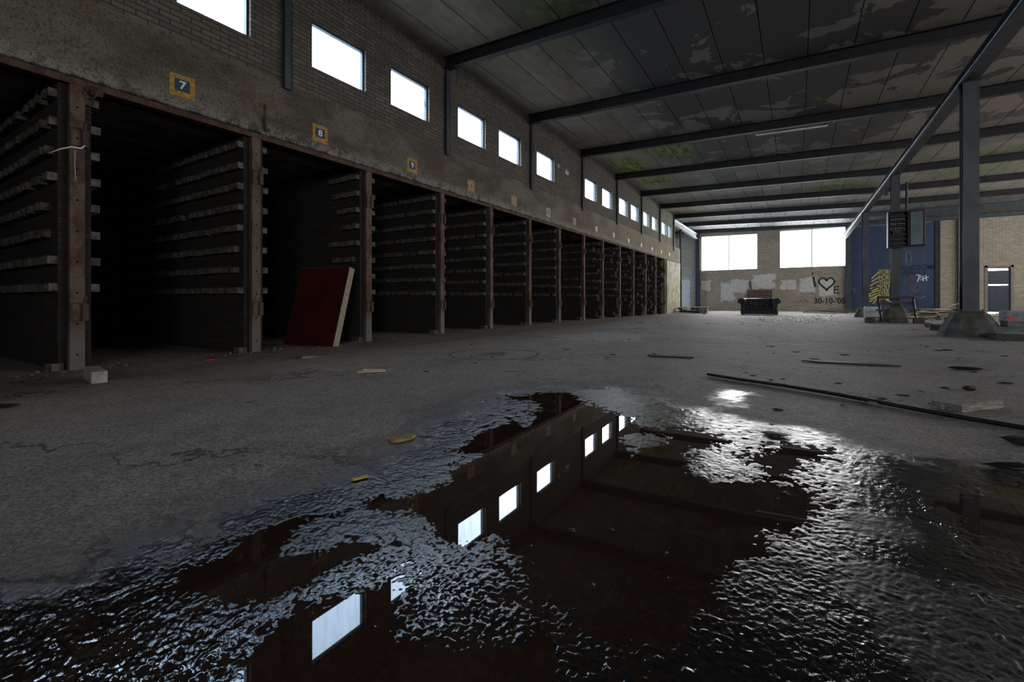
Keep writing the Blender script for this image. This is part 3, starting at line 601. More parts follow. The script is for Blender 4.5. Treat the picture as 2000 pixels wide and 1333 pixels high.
# ------------------------------------------------------------------ roof
XR = 16.0
for seg, (x0, x1) in enumerate(((-L - .16, RX), (RX, XR))):
    pass
cm = B()
def panel(x0, x1, y0, y1):
    za, zb = ZT + roof(x0), ZT + roof(x1); v = [cm.b.verts.new(p) for p in ((x0, y0, za), (x1, y0, zb), (x1, y1, zb), (x0, y1, za), (x0, y0, za + .1), (x1, y0, zb + .1), (x1, y1, zb + .1), (x0, y1, za + .1))]
    for f in ((3, 2, 1, 0), (4, 5, 6, 7), (0, 1, 5, 4), (1, 2, 6, 5), (2, 3, 7, 6), (3, 0, 4, 7)): cm.b.faces.new([v[i] for i in f])
ybs = [YN] + [beam_y(k) for k in range(-2, 10)] + [YE + .2]
for ya, yb in zip(ybs, ybs[1:]):
    x = -L + .47 - .765
    left = -L if yb < YWE + 1 else -12.5
    xx = x
    while xx > left: xx -= .765
    while xx < XR:
        a_, b_ = max(xx, left - .2) + .008, min(xx + .765, XR) - .008
        if b_ > a_ + .05: panel(a_, b_, ya + .004, yb - .004)
        xx += .765
struct(cm.obj('ceiling', 'ceil', bevel=.006), 'stained concrete roof panels lying on the dark beams')
struct(B().span((-L - .2, YN, ZT + .42), (XR, YE + .3, ZT + .5)).span((-12.7, YWE - .1, ZT + .42), (-L - .2, YE + .3, ZT + .5)).obj('ceiling_deck', 'beam'))
cc = B()
for x0, x1, yy in ((-12.7, -L - .2, YWE - .1), (-L - .2, RX, YN), (RX, XR, YN)):
    v = [cc.b.verts.new((x, y, ZT + roof(x) + .105)) for x, y in ((x0, yy), (x1, yy), (x1, YE + .3), (x0, YE + .3))]; cc.b.faces.new(v)
struct(cc.obj('ceiling_backing', 'black'))
def iprof(h, w, tf=.012, tw=.008):
    a, b = w / 2, tw / 2; return [(-a, 0), (a, 0), (a, tf), (b, tf), (b, h - tf), (a, h - tf), (a, h), (-a, h), (-a, h - tf), (-b, h - tf), (-b, tf), (-a, tf)]
for k in range(0, 10):
    y = beam_y(k); x0 = -L - .02 if k < 8 else -12.4
    t = B()
    for xa, xb in ((x0, RX), (RX, XR)):
        t.beam((xa, y, ZB + roof(xa)), (xb, y, ZB + roof(xb)), (0, 0, 1), (0, 1, 0), iprof(.25, .15))
    lab = ['dark steel roof beam above the frame, seen only in the puddle', 'dark roof beam cutting the top edge of the picture, nearest in view'][k] if k < 2 else 'dark steel roof beam across the hall, %s from the top of the picture' % orde[k - 1]
    if k == 9: lab = 'dark steel roof beam lying along the top of the far brick wall'
    tag(t.obj('roof_beam', 'beam' if k < 8 else 'bluesteel'), lab, 'beam', 'roof beams')
# longitudinal crane beam on the columns
zc0 = CH + 5.3 * .72
t = thing('crane_beam', (RX, 0, zc0), 'long steel girder running down the hall on top of the columns', 'girder')
B().beam((0, -4, 0), (0, YE - .05, 0), (0, 0, 1), (1, 0, 0), iprof(.22, .20, .014)).obj('girder', 'colsteel', t)
B().span((-.03, -4, .22), (.03, YE - .05, .26)).obj('rail', 'colsteel', t)
b = B(); b.rod([(-.115, -4, .05), (-.115, YE - .1, .05)], .012, 8); b.obj('conduit', 'galv', t)
# left girder beyond the wall end
t = thing('crane_beam', (-L, YWE, CH + 6.2 * .72), 'pale lit steel girder beyond the end of the left wall', 'girder')
B().beam((0, 0, 0), (0, YE - .05 - YWE, 0), (0, 0, 1), (1, 0, 0), iprof(.38, .2, .016)).obj('girder', 'galv', t)
B().beam((-1.9, 0, -.1), (-1.9, YE - .05 - YWE, -.1), (0, 0, 1), (1, 0, 0), iprof(.2, .15, .014)).obj('side_rail', 'galv', t)
tag(B().beam((-L - .02, wy(1327) + .35, fz(-L, 30) - .05), (-L - .02, wy(1327) + .35, CH + 6.2 * .72), (0, 1, 0), (1, 0, 0), iprof(.14, .12, .01)).obj('steel_upright', 'steel'), 'dark steel upright just past the end of the left wall', 'upright')
# columns
cols = [(2, 'nearest of the three free-standing steel columns on its mossy concrete foot'), (4, 'middle free-standing steel column, carrying the open fuse cabinet'), (6, 'farthest free-standing steel column, in front of the blue door')]
for k, lab in cols:
    y = beam_y(k); f0 = fz(RX, y); t = thing('steel_column', (RX, y, f0), lab, 'column', 'free-standing columns')
    fh = {2: .40, 4: .44, 6: .40}[k]; hb_, ht_ = {2: (.40, .225), 4: (.40, .235), 6: (.42, .27)}[k]
    b = B(); rr = []
    for z, hw in ((-.03, hb_), (fh * .5, (hb_ + ht_) / 2 + .012), (fh, ht_), (fh + .02, ht_ * .75)):
        c_ = hw * .66; ring = [(-hw, -c_), (-c_, -hw), (c_, -hw), (hw, -c_), (hw, c_), (c_, hw), (-c_, hw), (-hw, c_)]
        rr.append([b.b.verts.new((p[0] + R.uniform(-.012, .012), p[1] + R.uniform(-.012, .012), z)) for p in ring])
    for a_, c_ in zip(rr, rr[1:]):
        for j in range(8): b.b.faces.new((a_[j], a_[(j + 1) % 8], c_[(j + 1) % 8], c_[j]))
    b.b.faces.new(rr[0][::-1]); b.b.faces.new(rr[-1]); b.obj('footing', 'foot', t, bevel=.015)
    B().beam((0, -.105, fh + .03), (0, -.105, zc0 - f0 - .012), (0, 1, 0), (1, 0, 0), iprof(.21, .21, .014)).obj('shaft', 'colsteel', t)
    B().span((-.16, -.16, fh + .01), (.16, .16, fh + .04)).obj('base_plate', 'rust2', t)
    B().span((-.13, -.13, zc0 - f0 - .015), (.13, .13, zc0 - f0)).obj('cap_plate', 'steel', t)
    bc = B()
    for sx in (-1, 1):
        for sy in (-1, 1): bc.rod([(sx * .135, sy * .135, fh), (sx * .135, sy * .135, fh + .075)], .012, 6)
    bc.obj('bolts', 'rust2', t)
    if k != 4: B().rod([(-.12, -.08, .9), (-.12, -.08, zc0 - f0 - .3), (-.14, -.02, zc0 - f0)], .012, 6).obj('conduit', 'steel', t)
# fuse cabinet
yB = beam_y(4) - .11; pB = at_y(1752, 450, yB); W_, H_ = .50, 1.10
t = thing('fuse_cabinet', (at_y(1752, 450, yB).x, yB, pB.z - H_ / 2), 'open grey metal fuse cabinet with rows of sockets on the middle column', 'cabinet')
b = B(); D_ = .24; b.span((-W_ / 2, -.02, 0), (W_ / 2, 0, H_)); b.span((-W_ / 2, -D_, 0), (-W_ / 2 + .03, -.02, H_)); b.span((W_ / 2 - .03, -D_, 0), (W_ / 2, -.02, H_)); b.span((-W_ / 2 + .03, -D_, 0), (W_ / 2 - .03, -.02, .03)); b.span((-W_ / 2 + .03, -D_, H_ - .03), (W_ / 2 - .03, -.02, H_))
b.obj('cabinet_body', 'steel', t)
rl = B()
for j in range(7): rl.span((-W_ / 2 + .06, -.15, .1 + j * .14), (W_ / 2 - .06, -.12, .125 + j * .14))
rl.obj('shelf_rail', 'colsteel', t)
for j in range(3, 6):
    for s_ in range(7): B().span((-W_ / 2 + .08 + s_ * .05, -.16, .145 + j * .14), (-W_ / 2 + .105 + s_ * .05, -.08, .19 + j * .14)).obj('fuse', 'cable', t)
B().span((-.12, -.17, .42), (.08, -.08, .52)).obj('switch_block', 'darkwood', t)
b = B().box((W_ / 2 + .17, -D_ - .02, H_ / 2), (.36, .025, H_), (0, 0, -.35)); b.obj('cabinet_door', 'rust2', t)
B().box((W_ / 2 + .165, -D_ - .038, H_ / 2), (.28, .012, H_ - .12), (0, 0, -.35)).obj('door_lining', 'greenpanel', t)
b = B(); b.rod([(.12, -.1, 0), (.2, -.12, -.1), (.28, -.14, -.12), (.31, -.14, -.3), (.29, -.13, -.55), (.22, -.13, -.6), (.19, -.12, -.4), (.2, -.12, -.12)], .007, 6); b.obj('loose_wire', 'cable', t, smooth=True)
b = B().span((-.32, -.08, H_ + .55), (-.22, 0, H_ + .78)); b.obj('junction_box', 'rust2', t)
B().rod([(.22, -.04, H_), (.22, -.04, H_ + .9)], .03, 8).obj('cable_duct', 'steel', t)
# ------------------------------------------------------------------ far wall
ey = lambda u, v: (at_y(u, v, YE).x, at_y(u, v, YE).z)
EW = [[ey(1370, 529.3), ey(1479, 525.3), ey(1479, 457), ey(1370, 463)], [ey(1523.5, 523.6), ey(1651.5, 519.3), ey(1651.5, 444), ey(1523.5, 452)]]
dl = [ey(1926, 612), ey(1977, 612), ey(1977, 520), ey(1926, 521)]
DZ = fz(9, YE) - .02; dr = [(dl[0][0], DZ), (dl[1][0], DZ), (dl[1][0], dl[2][1]), (dl[0][0], dl[2][1])]
we = B().slab([(-12.6, -.4), (XR + .2, -.4), (XR + .2, ZT + .5), (-12.6, ZT + .5)], EW + [dr], lambda a, b, t: (a, t, b), YE, YE + .28).obj('wall_back', 'brickend')
struct(we, 'buff brick far wall with whitewashed patches')
for i, q in enumerate(EW):
    b = B(); n = len(q); mx0 = (q[0][0] + q[1][0]) / 2; zt = (q[2][1] + q[3][1]) / 2
    for j in range(4):
        a_, c_ = Vector((q[j][0], YE + .12, q[j][1])), Vector((q[(j + 1) % 4][0], YE + .12, q[(j + 1) % 4][1])); b.rod([a_, c_], .025, 4)
    b.span((mx0 - .035, YE + .09, q[0][1]), (mx0 + .035, YE + .14, zt))
    o = struct(b.obj('window_%d' % (15 + i), 'galv'), ['left of the two large bright windows in the far wall', 'right of the two large bright windows in the far wall'][i])
    B().slab(q, [], lambda a, c, t: (a, t, c), YE + .125, YE + .13).obj('pane', 'glassfar', o)
# blue sheet door
bd = [ey(1663, 610), ey(1827, 612), ey(1827, 434), ey(1663, 444.5)]
zb0 = fz(4, YE) + .01; bd = [(bd[0][0], zb0), (bd[1][0], zb0), bd[2], bd[3]]
d1 = struct(B().slab(bd, [], lambda a, b, t: (a, t, b), YE - .02, YE - .10).obj('door_1', 'blue'), 'large blue sliding door covered in graffiti')
B().rod([(ey(1663, 570)[0] + .08, YE - .12, ey(1663, 572)[1]), (ey(1663, 570)[0] + .16, YE - .15, ey(1663, 572)[1]), (ey(1663, 570)[0] + .16, YE - .15, ey(1663, 565)[1]), (ey(1663, 570)[0] + .08, YE - .12, ey(1663, 565)[1])], .02, 6).obj('door_handle', 'galv', d1)
N3 = (0, -1, 0)
def gz(px, y): return [at_y(u, v, y) for u, v in px]
gy = YE - .104
for s_, (v, w_) in enumerate(((532.5, .30), (543, .30), (553, .30), (562.5, .30), (572.5, .30), (581.5, .26))):
    words = ['IFORGOT', 'MORE', 'THAN', "YOU'LL", 'EVER', 'KNOW'][s_]
    x0 = at_y(1716.5, v, gy); wd = len(words); tx = txt(words, 'graffiti_text', 'gyellow', d1, (0, 0, 0), (1, 0, 0), (0, 0, 1), .44, .54, .002, .0)
    lo = min(v_.co.x for v_ in tx.data.vertices); tx.location = (x0.x - lo, gy, x0.z)
b = B()
for (a_, c_, e_) in (((1702, 545), (1716, 532), None), ((1702, 551), (1717, 541), None), ((1699, 559), (1712, 551), (1716, 551)), ((1699, 565), (1712, 557), (1717, 560)), ((1703, 569), (1716, 563), None), ((1699, 574), (1716, 567), None), ((1698, 580), (1714, 573), None), ((1698, 585), (1716, 577), None), ((1698, 590), (1714, 580), None), ((1705, 594), (1712, 585), None), ((1698, 573), (1698, 580), None)):
    b.stroke(gz([p for p in (a_, c_, e_) if p], gy), .06, N3)
b.obj('graffiti_lines', 'gyellow', d1)
b = B(); b.stroke(gz([(1789, 538), (1793, 537), (1797, 538), (1799, 541), (1795, 545), (1791, 548)], gy), .05, N3); b.stroke(gz([(1795, 538), (1794, 545), (1792, 551)], gy), .05, N3)
b.stroke(gz([(1803, 539), (1803, 545), (1803, 550)], gy), .05, N3); b.stroke(gz([(1808, 538), (1809, 544), (1810, 549)], gy), .05, N3); b.stroke(gz([(1798, 547), (1806, 544), (1814, 541)], gy), .05, N3)
b.obj('graffiti_initials', 'gwhite', d1)
q = at_y(1788, 523, gy); txt('HANDSOME', 'graffiti_text', 'gdark', d1, (q.x, q.y, q.z), (1, 0, .02), (0, 0, 1), .42, .84, .002, .01)
q = at_y(1784, 533, gy); txt('WALLY', 'graffiti_text', 'gdark', d1, (q.x, q.y, q.z), (1, 0, .02), (0, 0, 1), .36, 1.0, .002, .01)
b = B(); b.stroke(gz([(1776, 540), (1780, 539), (1783, 543), (1778, 544)], gy), .06, N3)
pr = [(1788 + 9 * math.cos(t * .55), 563 + 7 * math.sin(t * .55)) for t in range(12)]; b.stroke(gz(pr, gy), .04, N3); b.stroke(gz([(1706, 562), (1712, 558)], gy), .18, N3); b.obj('graffiti_blots', 'gred', d1)
# wall graffiti
gy = YE - .003
b = B(); hp = []
for j in range(33):
    t = math.pi * 2 * j / 32; hp.append((1614.5 + 15.2 * (math.sin(t) ** 3), 551.5 - 13.5 * (13 * math.cos(t) - 5 * math.cos(2 * t) - 2 * math.cos(3 * t) - math.cos(4 * t)) / 16 + 2))
b.stroke(gz(hp, gy), .11, N3); b.obj('graffiti_heart', 'gblack', we)
b = B(); b.stroke(gz([(1589, 541), (1590, 550), (1592.5, 561)], gy), .13, N3); b.stroke(gz([(1586, 534), (1589, 534.5)], gy), .15, N3)
b.stroke(gz([(1639, 560), (1629.5, 560), (1629.5, 573), (1640, 573)], gy), .09, N3); b.stroke(gz([(1630, 566.5), (1638, 566)], gy), .09, N3); b.obj('graffiti_letters', 'gblack', we)
q = at_y(1620, 588.5, gy); txt("30-10-'05", 'graffiti_date', 'gblack', we, q, (1, 0, .01), (0, 0, 1), .50, .90, .002, .015)
b = B(); b.stroke(gz([(1560, 590), (1565, 587), (1566, 592)], gy), .06, N3); b.stroke(gz([(1570, 588), (1574, 586), (1577, 591)], gy), .06, N3); b.obj('graffiti_scrawl', 'gred', we)
# steel uprights on the far wall
for u, w_, lab in ((1363.3, 7, 'blue-grey steel upright on the far wall left of the left large window'), (1657.5, 8, 'grey steel upright on the far wall between right large window and blue door'), (1830, 5, 'slim steel upright at the right edge of the blue door'), (1876, 6, 'slim steel upright on the far wall between blue door and small door')):
    q = at_y(u, HZ, YE); hw = w_ / 2 * .045; tag(B().beam((q.x, YE - .001, fz(q.x, YE) - .05), (q.x, YE - .001, ZB + roof(q.x) - .005), (0, -1, 0), (1, 0, 0), [(-hw, 0), (hw, 0), (hw, .16), (hw - .02, .16), (hw - .02, .14), (-hw + .02, .14), (-hw + .02, .16), (-hw, .16)]).obj('wall_upright', 'bluesteel' if u != 1830 else 'steel'), lab, 'upright', 'uprights on the far wall')
# small door
x0, x1, z0, z1 = dr[0][0], dr[1][0], DZ, dr[2][1]
s1 = [ey(1931, 529), ey(1970, 528), ey(1970, 524.5), ey(1931, 525)]; s2 = [ey(1931, 558), ey(1970, 557.5), ey(1970, 555.5), ey(1931, 556)]
d2 = struct(B().slab([(x0 + .06, z0 + .10), (x1 - .06, z0 + .10), (x1 - .06, z1 - .05), (x0 + .06, z1 - .05)], [s1, s2], lambda a, b, t: (a, t, b), YE + .06, YE + .11).obj('door_2', 'darkblue'), 'small dark blue door with two lit slots in the far wall')
b = B(); b.span((x0 - .06, YE - .03, z0), (x0 + .06, YE + .14, z1 + .06)); b.span((x1 - .06, YE - .03, z0), (x1 + .06, YE + .14, z1 + .06)); b.span((x0 - .06, YE - .03, z1 - .05), (x1 + .06, YE + .14, z1 + .06)); b.obj('door_frame', 'wood', d2)
hx = at_y(1931, 566, YE); B().rod([(hx.x, YE + .06, hx.z), (hx.x, YE - .0, hx.z), (hx.x + .18, YE - .0, hx.z)], .018, 6).obj('door_handle', 'galv', d2)
# right, near walls with openings (outside the picture)
RW = [[(y, 2.6), (y + 2.9, 2.6), (y + 2.9, 4.6), (y, 4.6)] for y in (9.4, 13.6, 17.8, 22., 26.2, 30.4)]
struct(B().slab([(YN, -.4), (YE + .3, -.4), (YE + .3, ZT + .5), (YN, ZT + .5)], RW, lambda a, b, t: (t, a, b), XR, XR + .25).obj('wall_right', wall_mat('buff brick side', 1, (.27, .235, .185), (.21, .185, .15), (.12, .11, .095))))
NW = [[(x, 2.2), (x + 3, 2.2), (x + 3, 4.6), (x, 4.6)] for x in (6, 11)]
struct(B().slab([(-12.7, -.4), (XR + .2, -.4), (XR + .2, ZT + .5), (-12.7, ZT + .5)], NW, lambda a, b, t: (a, t, b), YN, YN - .25).obj('wall_front', 'brickend'))
struct(B().slab([(YWE - .05, -.4), (YE + .3, -.4), (YE + .3, ZT + .5), (YWE - .05, ZT + .5)], [[(33.6, 0), (35.8, 0), (35.8, 3.6), (33.6, 3.6)]], lambda a, b, t: (t, a, b), -12.7, -12.5).obj('wall_far_left', 'brickleft')); struct(B().span((-12.6, YWE - .16, -.4), (-L - .3, YWE, ZT + .5)).obj('wall_bay_end', 'brickleft'))
# ------------------------------------------------------------------ red board leaning in a bay
def solve_lean(base, n, uv):
    # point base + a*n + z projecting to uv
    d = ray(*uv); C_ = Vector((0, 0, CH)); A = np.array([[n.x, 0, -d.x], [n.y, 0, -d.y], [n.z, 1, -d.z]]); s_ = np.linalg.solve(A, np.array(C_ - base)); return s_[0], s_[1]
pl, pr_ = at(553, 673), at(650, 677); ax = (pr_ - pl); ax.z = 0; wb = ax.length; ax.normalize(); nn = Vector((-ax.y, ax.x, 0))
a_, z_ = solve_lean(pr_, nn, (683, 521)); lean = math.atan2(a_, z_); hb = math.hypot(a_, z_)
t = thing('painted_board', (pl + pr_) / 2, 'dark red painted thick board leaning in the bay under sign 8', 'board', rz=math.atan2(ax.y, ax.x))
def lean_box(x0, x1, y0, y1, z0, z1):
    b = B(); vs = []; rot = Matrix.Rotation(-lean, 4, 'X')
    b.span((x0, y0, z0), (x1, y1, z1)); bmesh.ops.transform(b.b, matrix=rot, verts=b.b.verts); return b
lean_box(-wb / 2, wb / 2 - .004, 0, .12, 0, hb).obj('panel', 'redpaint', t); lean_box(wb / 2 - .004, wb / 2, .004, .12, .002, hb - .002).obj('side_edge', 'edge', t)
lean_box(-wb / 2, wb / 2 - .004, .004, .12, hb, hb + .004).obj('top_edge', 'edge', t)
# ------------------------------------------------------------------ sofa
def sofa():
    p = at(1482, 615.2); Wd, Dp, Ht, Hb = 1.58 * 1.20, .85, .86, .86; p.y += 0
    t = thing('chesterfield_sofa', p, 'black buttoned leather sofa alone in front of the far wall', 'sofa')
    w = Wd / 2; ar = .19
    B().span((-w + .08, .06, .02), (w - .08, Dp, .30)).obj('base', 'leather', t, bevel=.03)
    # buttoned back
    b = B(); nx, nz = 60, 18; g = []
    for j in range(nz + 1):
        row = []
        for i in range(nx + 1):
            x = -w + .22 + (Wd - .44) * i / nx; z = .28 + (Ht - .36) * j / nz
            a = (i / nx) * 9; c = (j / nz) * 3; d = abs(math.sin(math.pi * (a + c))) * abs(math.sin(math.pi * (a - c)))
            row.append(b.b.verts.new((x, Dp - .30 - .09 * d ** .5 + .10 * j / nz, z)))
        g.append(row)
    for j in range(nz):
        for i in range(nx): b.b.faces.new((g[j][i], g[j][i + 1], g[j + 1][i + 1], g[j + 1][i]))
    b.obj('buttoned_back', 'leather', t, smooth=True)
    b = B(); pr = [(Dp - .20, .28), (Dp - .24, Ht - .12)]
    for q in range(11): a = math.pi * 1.05 - q * math.pi * 1.35 / 10; pr.append((Dp - .13 + .12 * math.cos(a), Ht - .10 + .10 * math.sin(a)))
    pr += [(Dp - .03, .28)]
    b.beam((-w + .12, 0, 0), (w - .12, 0, 0), (0, 0, 1), (0, 1, 0), pr); b.obj('back_roll', 'leather', t, smooth=False, bevel=.01)
    for sd in (-1, 1):
        b = B(); pr = [(-.10, .02), (-.105, Hb - .2)]
        for q in range(15): a = math.pi * 1.1 - q * math.pi * 1.45 / 14; pr.append((.03 + ar * math.cos(a), Hb - .15 + .15 * math.sin(a)))
        pr += [(.07, Hb - .3), (.055, .02)]
        b.beam((sd * (w - .17), 0, 0), (sd * (w - .17), Dp - .05, 0), (0, 0, 1), (sd, 0, 0), pr); b.obj('armrest', 'leather', t, bevel=.015)
        b = B(); b.rod([(sd * (w - .17 + x), -.008, z) for x, z in pr[:-1]], .012, 6, False); b.obj('arm_piping', 'colsteel', t)
    for sd in (-1, 1): B().span((sd * .012 if sd > 0 else -w + .27, .03, .29), (w - .27 if sd > 0 else -.012, Dp - .36, .38)).obj('seat_cushion', 'leather', t, bevel=.04)
    b = B(); b.box((0, .05, .14), (Wd - .5, .03, .2)); b.obj('front_rail', 'leather', t, bevel=.01)
    for sx in (-1, 1):
        for yy in (.1, Dp - .1): B().box((sx * (w - .18), yy, -.01), (.06, .06, .09)).obj('foot', 'darkwood', t)
sofa()
# slatted wooden panel behind the sofa
pa, pb = ey(1460, 583), ey(1508, 566); t = thing('slatted_crate', ((pa[0] + pb[0]) / 2, YE - .12, fz(0, YE)), 'brown slatted wooden panel leaning on the far wall behind the sofa', 'panel')
wd = abs(pb[0] - pa[0]); zt = pb[1] - fz(0, YE)
for j in range(5): B().box((0, -.02, zt - .1 - j * .21), (wd, .04, .17)).obj('slat', 'brownwood', t)
for sx in (-1, 0, 1): B().box((sx * (wd / 2 - .04), .03, zt / 2), (.08, .05, zt)).obj('upright', 'darkwood', t)
a_ = ey(1468, 566); c_ = ey(1465, 550)
tag(B().rod([(c_[0], YE - .02, c_[1]), (a_[0], YE - .1, a_[1])], .04, 5).obj('stick', 'darkwood'), 'dark stick standing upright against the wall above the sofa', 'stick')
# ------------------------------------------------------------------ loose things
def planks(name, label, cat, grp, mat, spec):
    proto = None
    for (u, v, l_, w_, h_, rz, rx, lift) in spec:
        if 1790 < u < 1890: lift += .22 * max(0, 1 - ((u - 1838) / 50) ** 2) * R.random()
        p = at(u, v); p.y = min(p.y, YE - 1.2); o = B().box((0, 0, 0), (l_, w_, h_)).obj(name, mat, bevel=.004)
        o.location = (p.x, p.y, p.z + h_ / 2 + lift + abs(math.sin(rx)) * l_ / 2); o.rotation_euler = (0, rx, rz); tag(o, label, cat, grp)
# long pipe
pts = [at(u, v) for u, v in ((1382, 734), (1440, 744), (1530, 757), (1620, 772), (1700, 787), (1800, 806), (1900, 824), (2000, 841), (2080, 856))]
tag(B().rod([p + Vector((0, 0, .014)) for p in pts], .013, 8).obj('long_pipe', 'black', smooth=True), 'long thin black pipe lying across the floor at right', 'pipe')
def rock_thing(name, u, v, s, lab, cat, mat, seed):
    p = at(u, v); o = B().rock((0, 0, 0), s, seed).obj(name, mat); o.location = (p.x, p.y, p.z + s[2] * .32); tag(o, lab, cat)
rock_thing('stone', 1703, 792, (.09, .05, .035), 'small flat stone against the long black pipe', 'stone', 'rubble', 4)
rock_thing('lump', 1992, 868, (.16, .1, .06), 'dark lump at the right edge near the pipe end', 'lump', 'black', 9)
rock_thing('lump', 1985, 918, (.24, .08, .04), 'dark wet lump at the right edge above the puddle', 'lump', 'black', 12)
rock_thing('stone', 1893, 762, (.11, .07, .045), 'small brown stone on the floor beyond the timber batten', 'stone', 'darkwood', 14)
rock_thing('asphalt_chunk', 1885, 722, (.34, .12, .04), 'broken black asphalt chunk on the floor at right', 'asphalt', 'black', 16)
rock_thing('stone', 1512, 848, (.16, .10, .01), 'flat dark patch stone at the edge of the wet floor', 'stone', 'black', 18)
# timber batten
p = at(1914, 801); t = thing('timber_batten', p, 'nailed grey timber battens lying on the floor at right', 'batten', rz=math.atan2(at(1968, 794).y - at(1888, 804).y, at(1968, 794).x - at(1888, 804).x))
wl_ = (at(1968, 794) - at(1888, 804)).length
B().box((.0, 0, .025), (wl_, .035, .05)).obj('long_batten', 'wood', t, bevel=.003); B().box((-.06, .09, .02), (wl_ * .9, .06, .035), (0, 0, -.04)).obj('rear_batten', 'wood', t, bevel=.003); B().box((-wl_ / 2 + .03, .06, .024), (.07, .16, .046)).obj('cross_block', 'wood', t, bevel=.003)
# white block beside first post
pa, pb, pc = at(158, 741), at(187, 748.5), at(215, 745.5)
t = B().box((0, 0, .05), ((pc - pb).length * 1.15, (pa - pb).length * 1.1, .105)).obj('concrete_block', 'block', bevel=.006); t.location = (pa + pc) / 2; t.rotation_euler = (0, 0, math.atan2((pc - pb).y, (pc - pb).x)); tag(t, 'pale concrete block on the floor at the foot of the leftmost post', 'block')
def flat(name, pts_, mat, lab, cat, th=.006, lift=0.):
    ps = [at(*q) for q in pts_]; c = sum(ps, Vector()) / len(ps); b = B().slab([(p.x - c.x, p.y - c.y) for p in ps], [], lambda a, c2, t_: (a, c2, t_), 0, th); o = b.obj(name, mat); o.location = c + Vector((0, 0, lift + .002)); return tag(o, lab, cat)
flat('dry_leaf', [(758, 862), (775, 858), (800, 853), (812, 854), (806, 859), (796, 862), (775, 866), (762, 866)], 'leaf', 'curled yellow-brown leaf at the edge of the wet floor', 'leaf', .012)
flat('paper_strip', [(687, 937), (700, 935), (718, 930), (719, 934), (703, 938), (690, 941)], 'gyellow', 'small torn yellow strip on the damp floor', 'strip', .004)
flat('red_strip', [(401, 702), (420, 701), (419, 704), (401, 705)], 'redplastic', 'small red strip on the floor near the bay under sign 7', 'strip', .012)
flat('flat_rag', [(0, 793), (40, 792), (20, 797), (0, 798)], 'black', 'dark flat scrap at the left edge of the floor', 'scrap', .01)
flat('torn_cardboard', [(25, 772), (60, 768), (92, 766), (85, 771), (45, 776)], 'brownwood', 'torn brown scrap near the leftmost post', 'scrap', .01)
t = thing('broken_lath', at(726, 728), 'split pale lath on the floor in front of the bays', 'lath', rz=.9)
B().box((0, 0, .012), (.26, .03, .018), (0, 0, .0)).obj('lath_piece', 'palewood', t); B().box((.02, .03, .02), (.2, .018, .014), (0, .08, .14)).obj('lath_splinter', 'palewood', t)
flat('dark_slat', [(588, 698), (640, 694), (641, 697), (590, 701)], 'rubble', 'grey lath lying in front of the red board', 'lath', .02)
flat('steel_strip', [(1565, 706), (1700, 711), (1760, 717), (1700, 714), (1600, 709)], 'black', 'thin dark strip lying on the floor at mid right', 'strip', .012)
flat('steel_strip', [(1265, 695), (1355, 698), (1355, 700), (1270, 697)], 'black', 'thin dark strip lying on the floor in the middle', 'strip', .012)
# pallet with block at the wall end
p = at(1345, 612); p.x += .25; t = thing('wooden_pallet', p, 'pale wooden pallet lying tilted at the end of the left wall', 'pallet', rz=.05)
for j in range(5): B().box((0, -.35 + j * .18, .36), (1.75, .14, .035), (0, -.02, 0)).obj('deck_board', 'palewood', t, bevel=.004)
for j in (-1, 0, 1): B().box((j * .72, 0, .26), (.14, .85, .14)).obj('bearer', 'brownwood', t, bevel=.004)
for j in range(3): B().box((R.uniform(-.2, .2), -.3 + j * .3, .06 + j * .03), (1.6, .12, .05), (0, R.uniform(-.04, .04), R.uniform(-.1, .1))).obj('under_board', 'darkwood', t)
for j in (-.5, .5): B().box((j, 0, .13), (.1, .7, .14)).obj('prop', 'darkwood', t)
t = B(); t.box((0, 0, 0), (.42, .3, .27)); t = t.obj('hollow_block', 'block', bevel=.01); q = at(1372, 612); t.location = (q.x + .12, q.y - .3, q.z + .33); tag(t, 'pale hollow block standing at the right end of the pallet', 'block')
t.location.z = q.z + .15
for j in (-.1, .1): B().rod([(j, -.155, .0), (j, -.14, .0)], .045, 8).obj('hole', 'black', t)
rock_thing('brick', 1375, 614, (.25, .16, .12), 'dark brick on the floor right of the pallet', 'brick', 'darkwood', 31)
# board heap
planks('old_board', 'dark old board in the flat heap left of the farthest column', 'board', 'boards in the flat heap', 'darkwood', [(1600 + j * 7.5, 613 - (j % 3) * 1.2, R.uniform(1.2, 2.4), .16, .035, R.uniform(-.3, .3), R.uniform(-.03, .05), .0 + (j % 4) * .05) for j in range(11)])
# bench made of boards at the middle column
yb_ = beam_y(4) - .75; f0 = fz(RX, yb_)
def bx(u, v): q = at_y(u, v, yb_); return q
t = thing('broken_bench', (at_y(1745, 600, yb_).x, yb_, f0), 'broken brown slatted bench standing around the foot of the middle column', 'bench')
ox, oz = t.location.x, f0
def rel(u, v, dy=0): q = at_y(u, v, yb_ + dy); return Vector((q.x - ox, dy, q.z - oz))
for v in (581, 592.5):
    for a_, c_ in ((1716, 1739), (1760, 1791)):
        q1, q2 = rel(a_, v, .10), rel(c_, v, .10); B().box((q1 + q2) / 2, ((q2 - q1).length, .03, .075)).obj('back_slat', 'darkwood', t)
for u, sgn in ((1718, 0), (1786, 0)):
    a_, c_ = rel(u - 3, 580, .12), rel(u + 4, 626, -.1); B().rod([a_, (a_ + c_) / 2, c_], .035, 4).obj('leg', 'steel', t); 
    q = rel(u + 1, 606); B().box(q, (.2, .3, .06)).obj('seat_bracket', 'darkwood', t)
q1, q2 = rel(1690, 626), rel(1801, 626); B().box(((q1.x + q2.x) / 2, -.15, .15), (q2.x - q1.x, .22, .03)).obj('foot_board', 'darkwood', t)
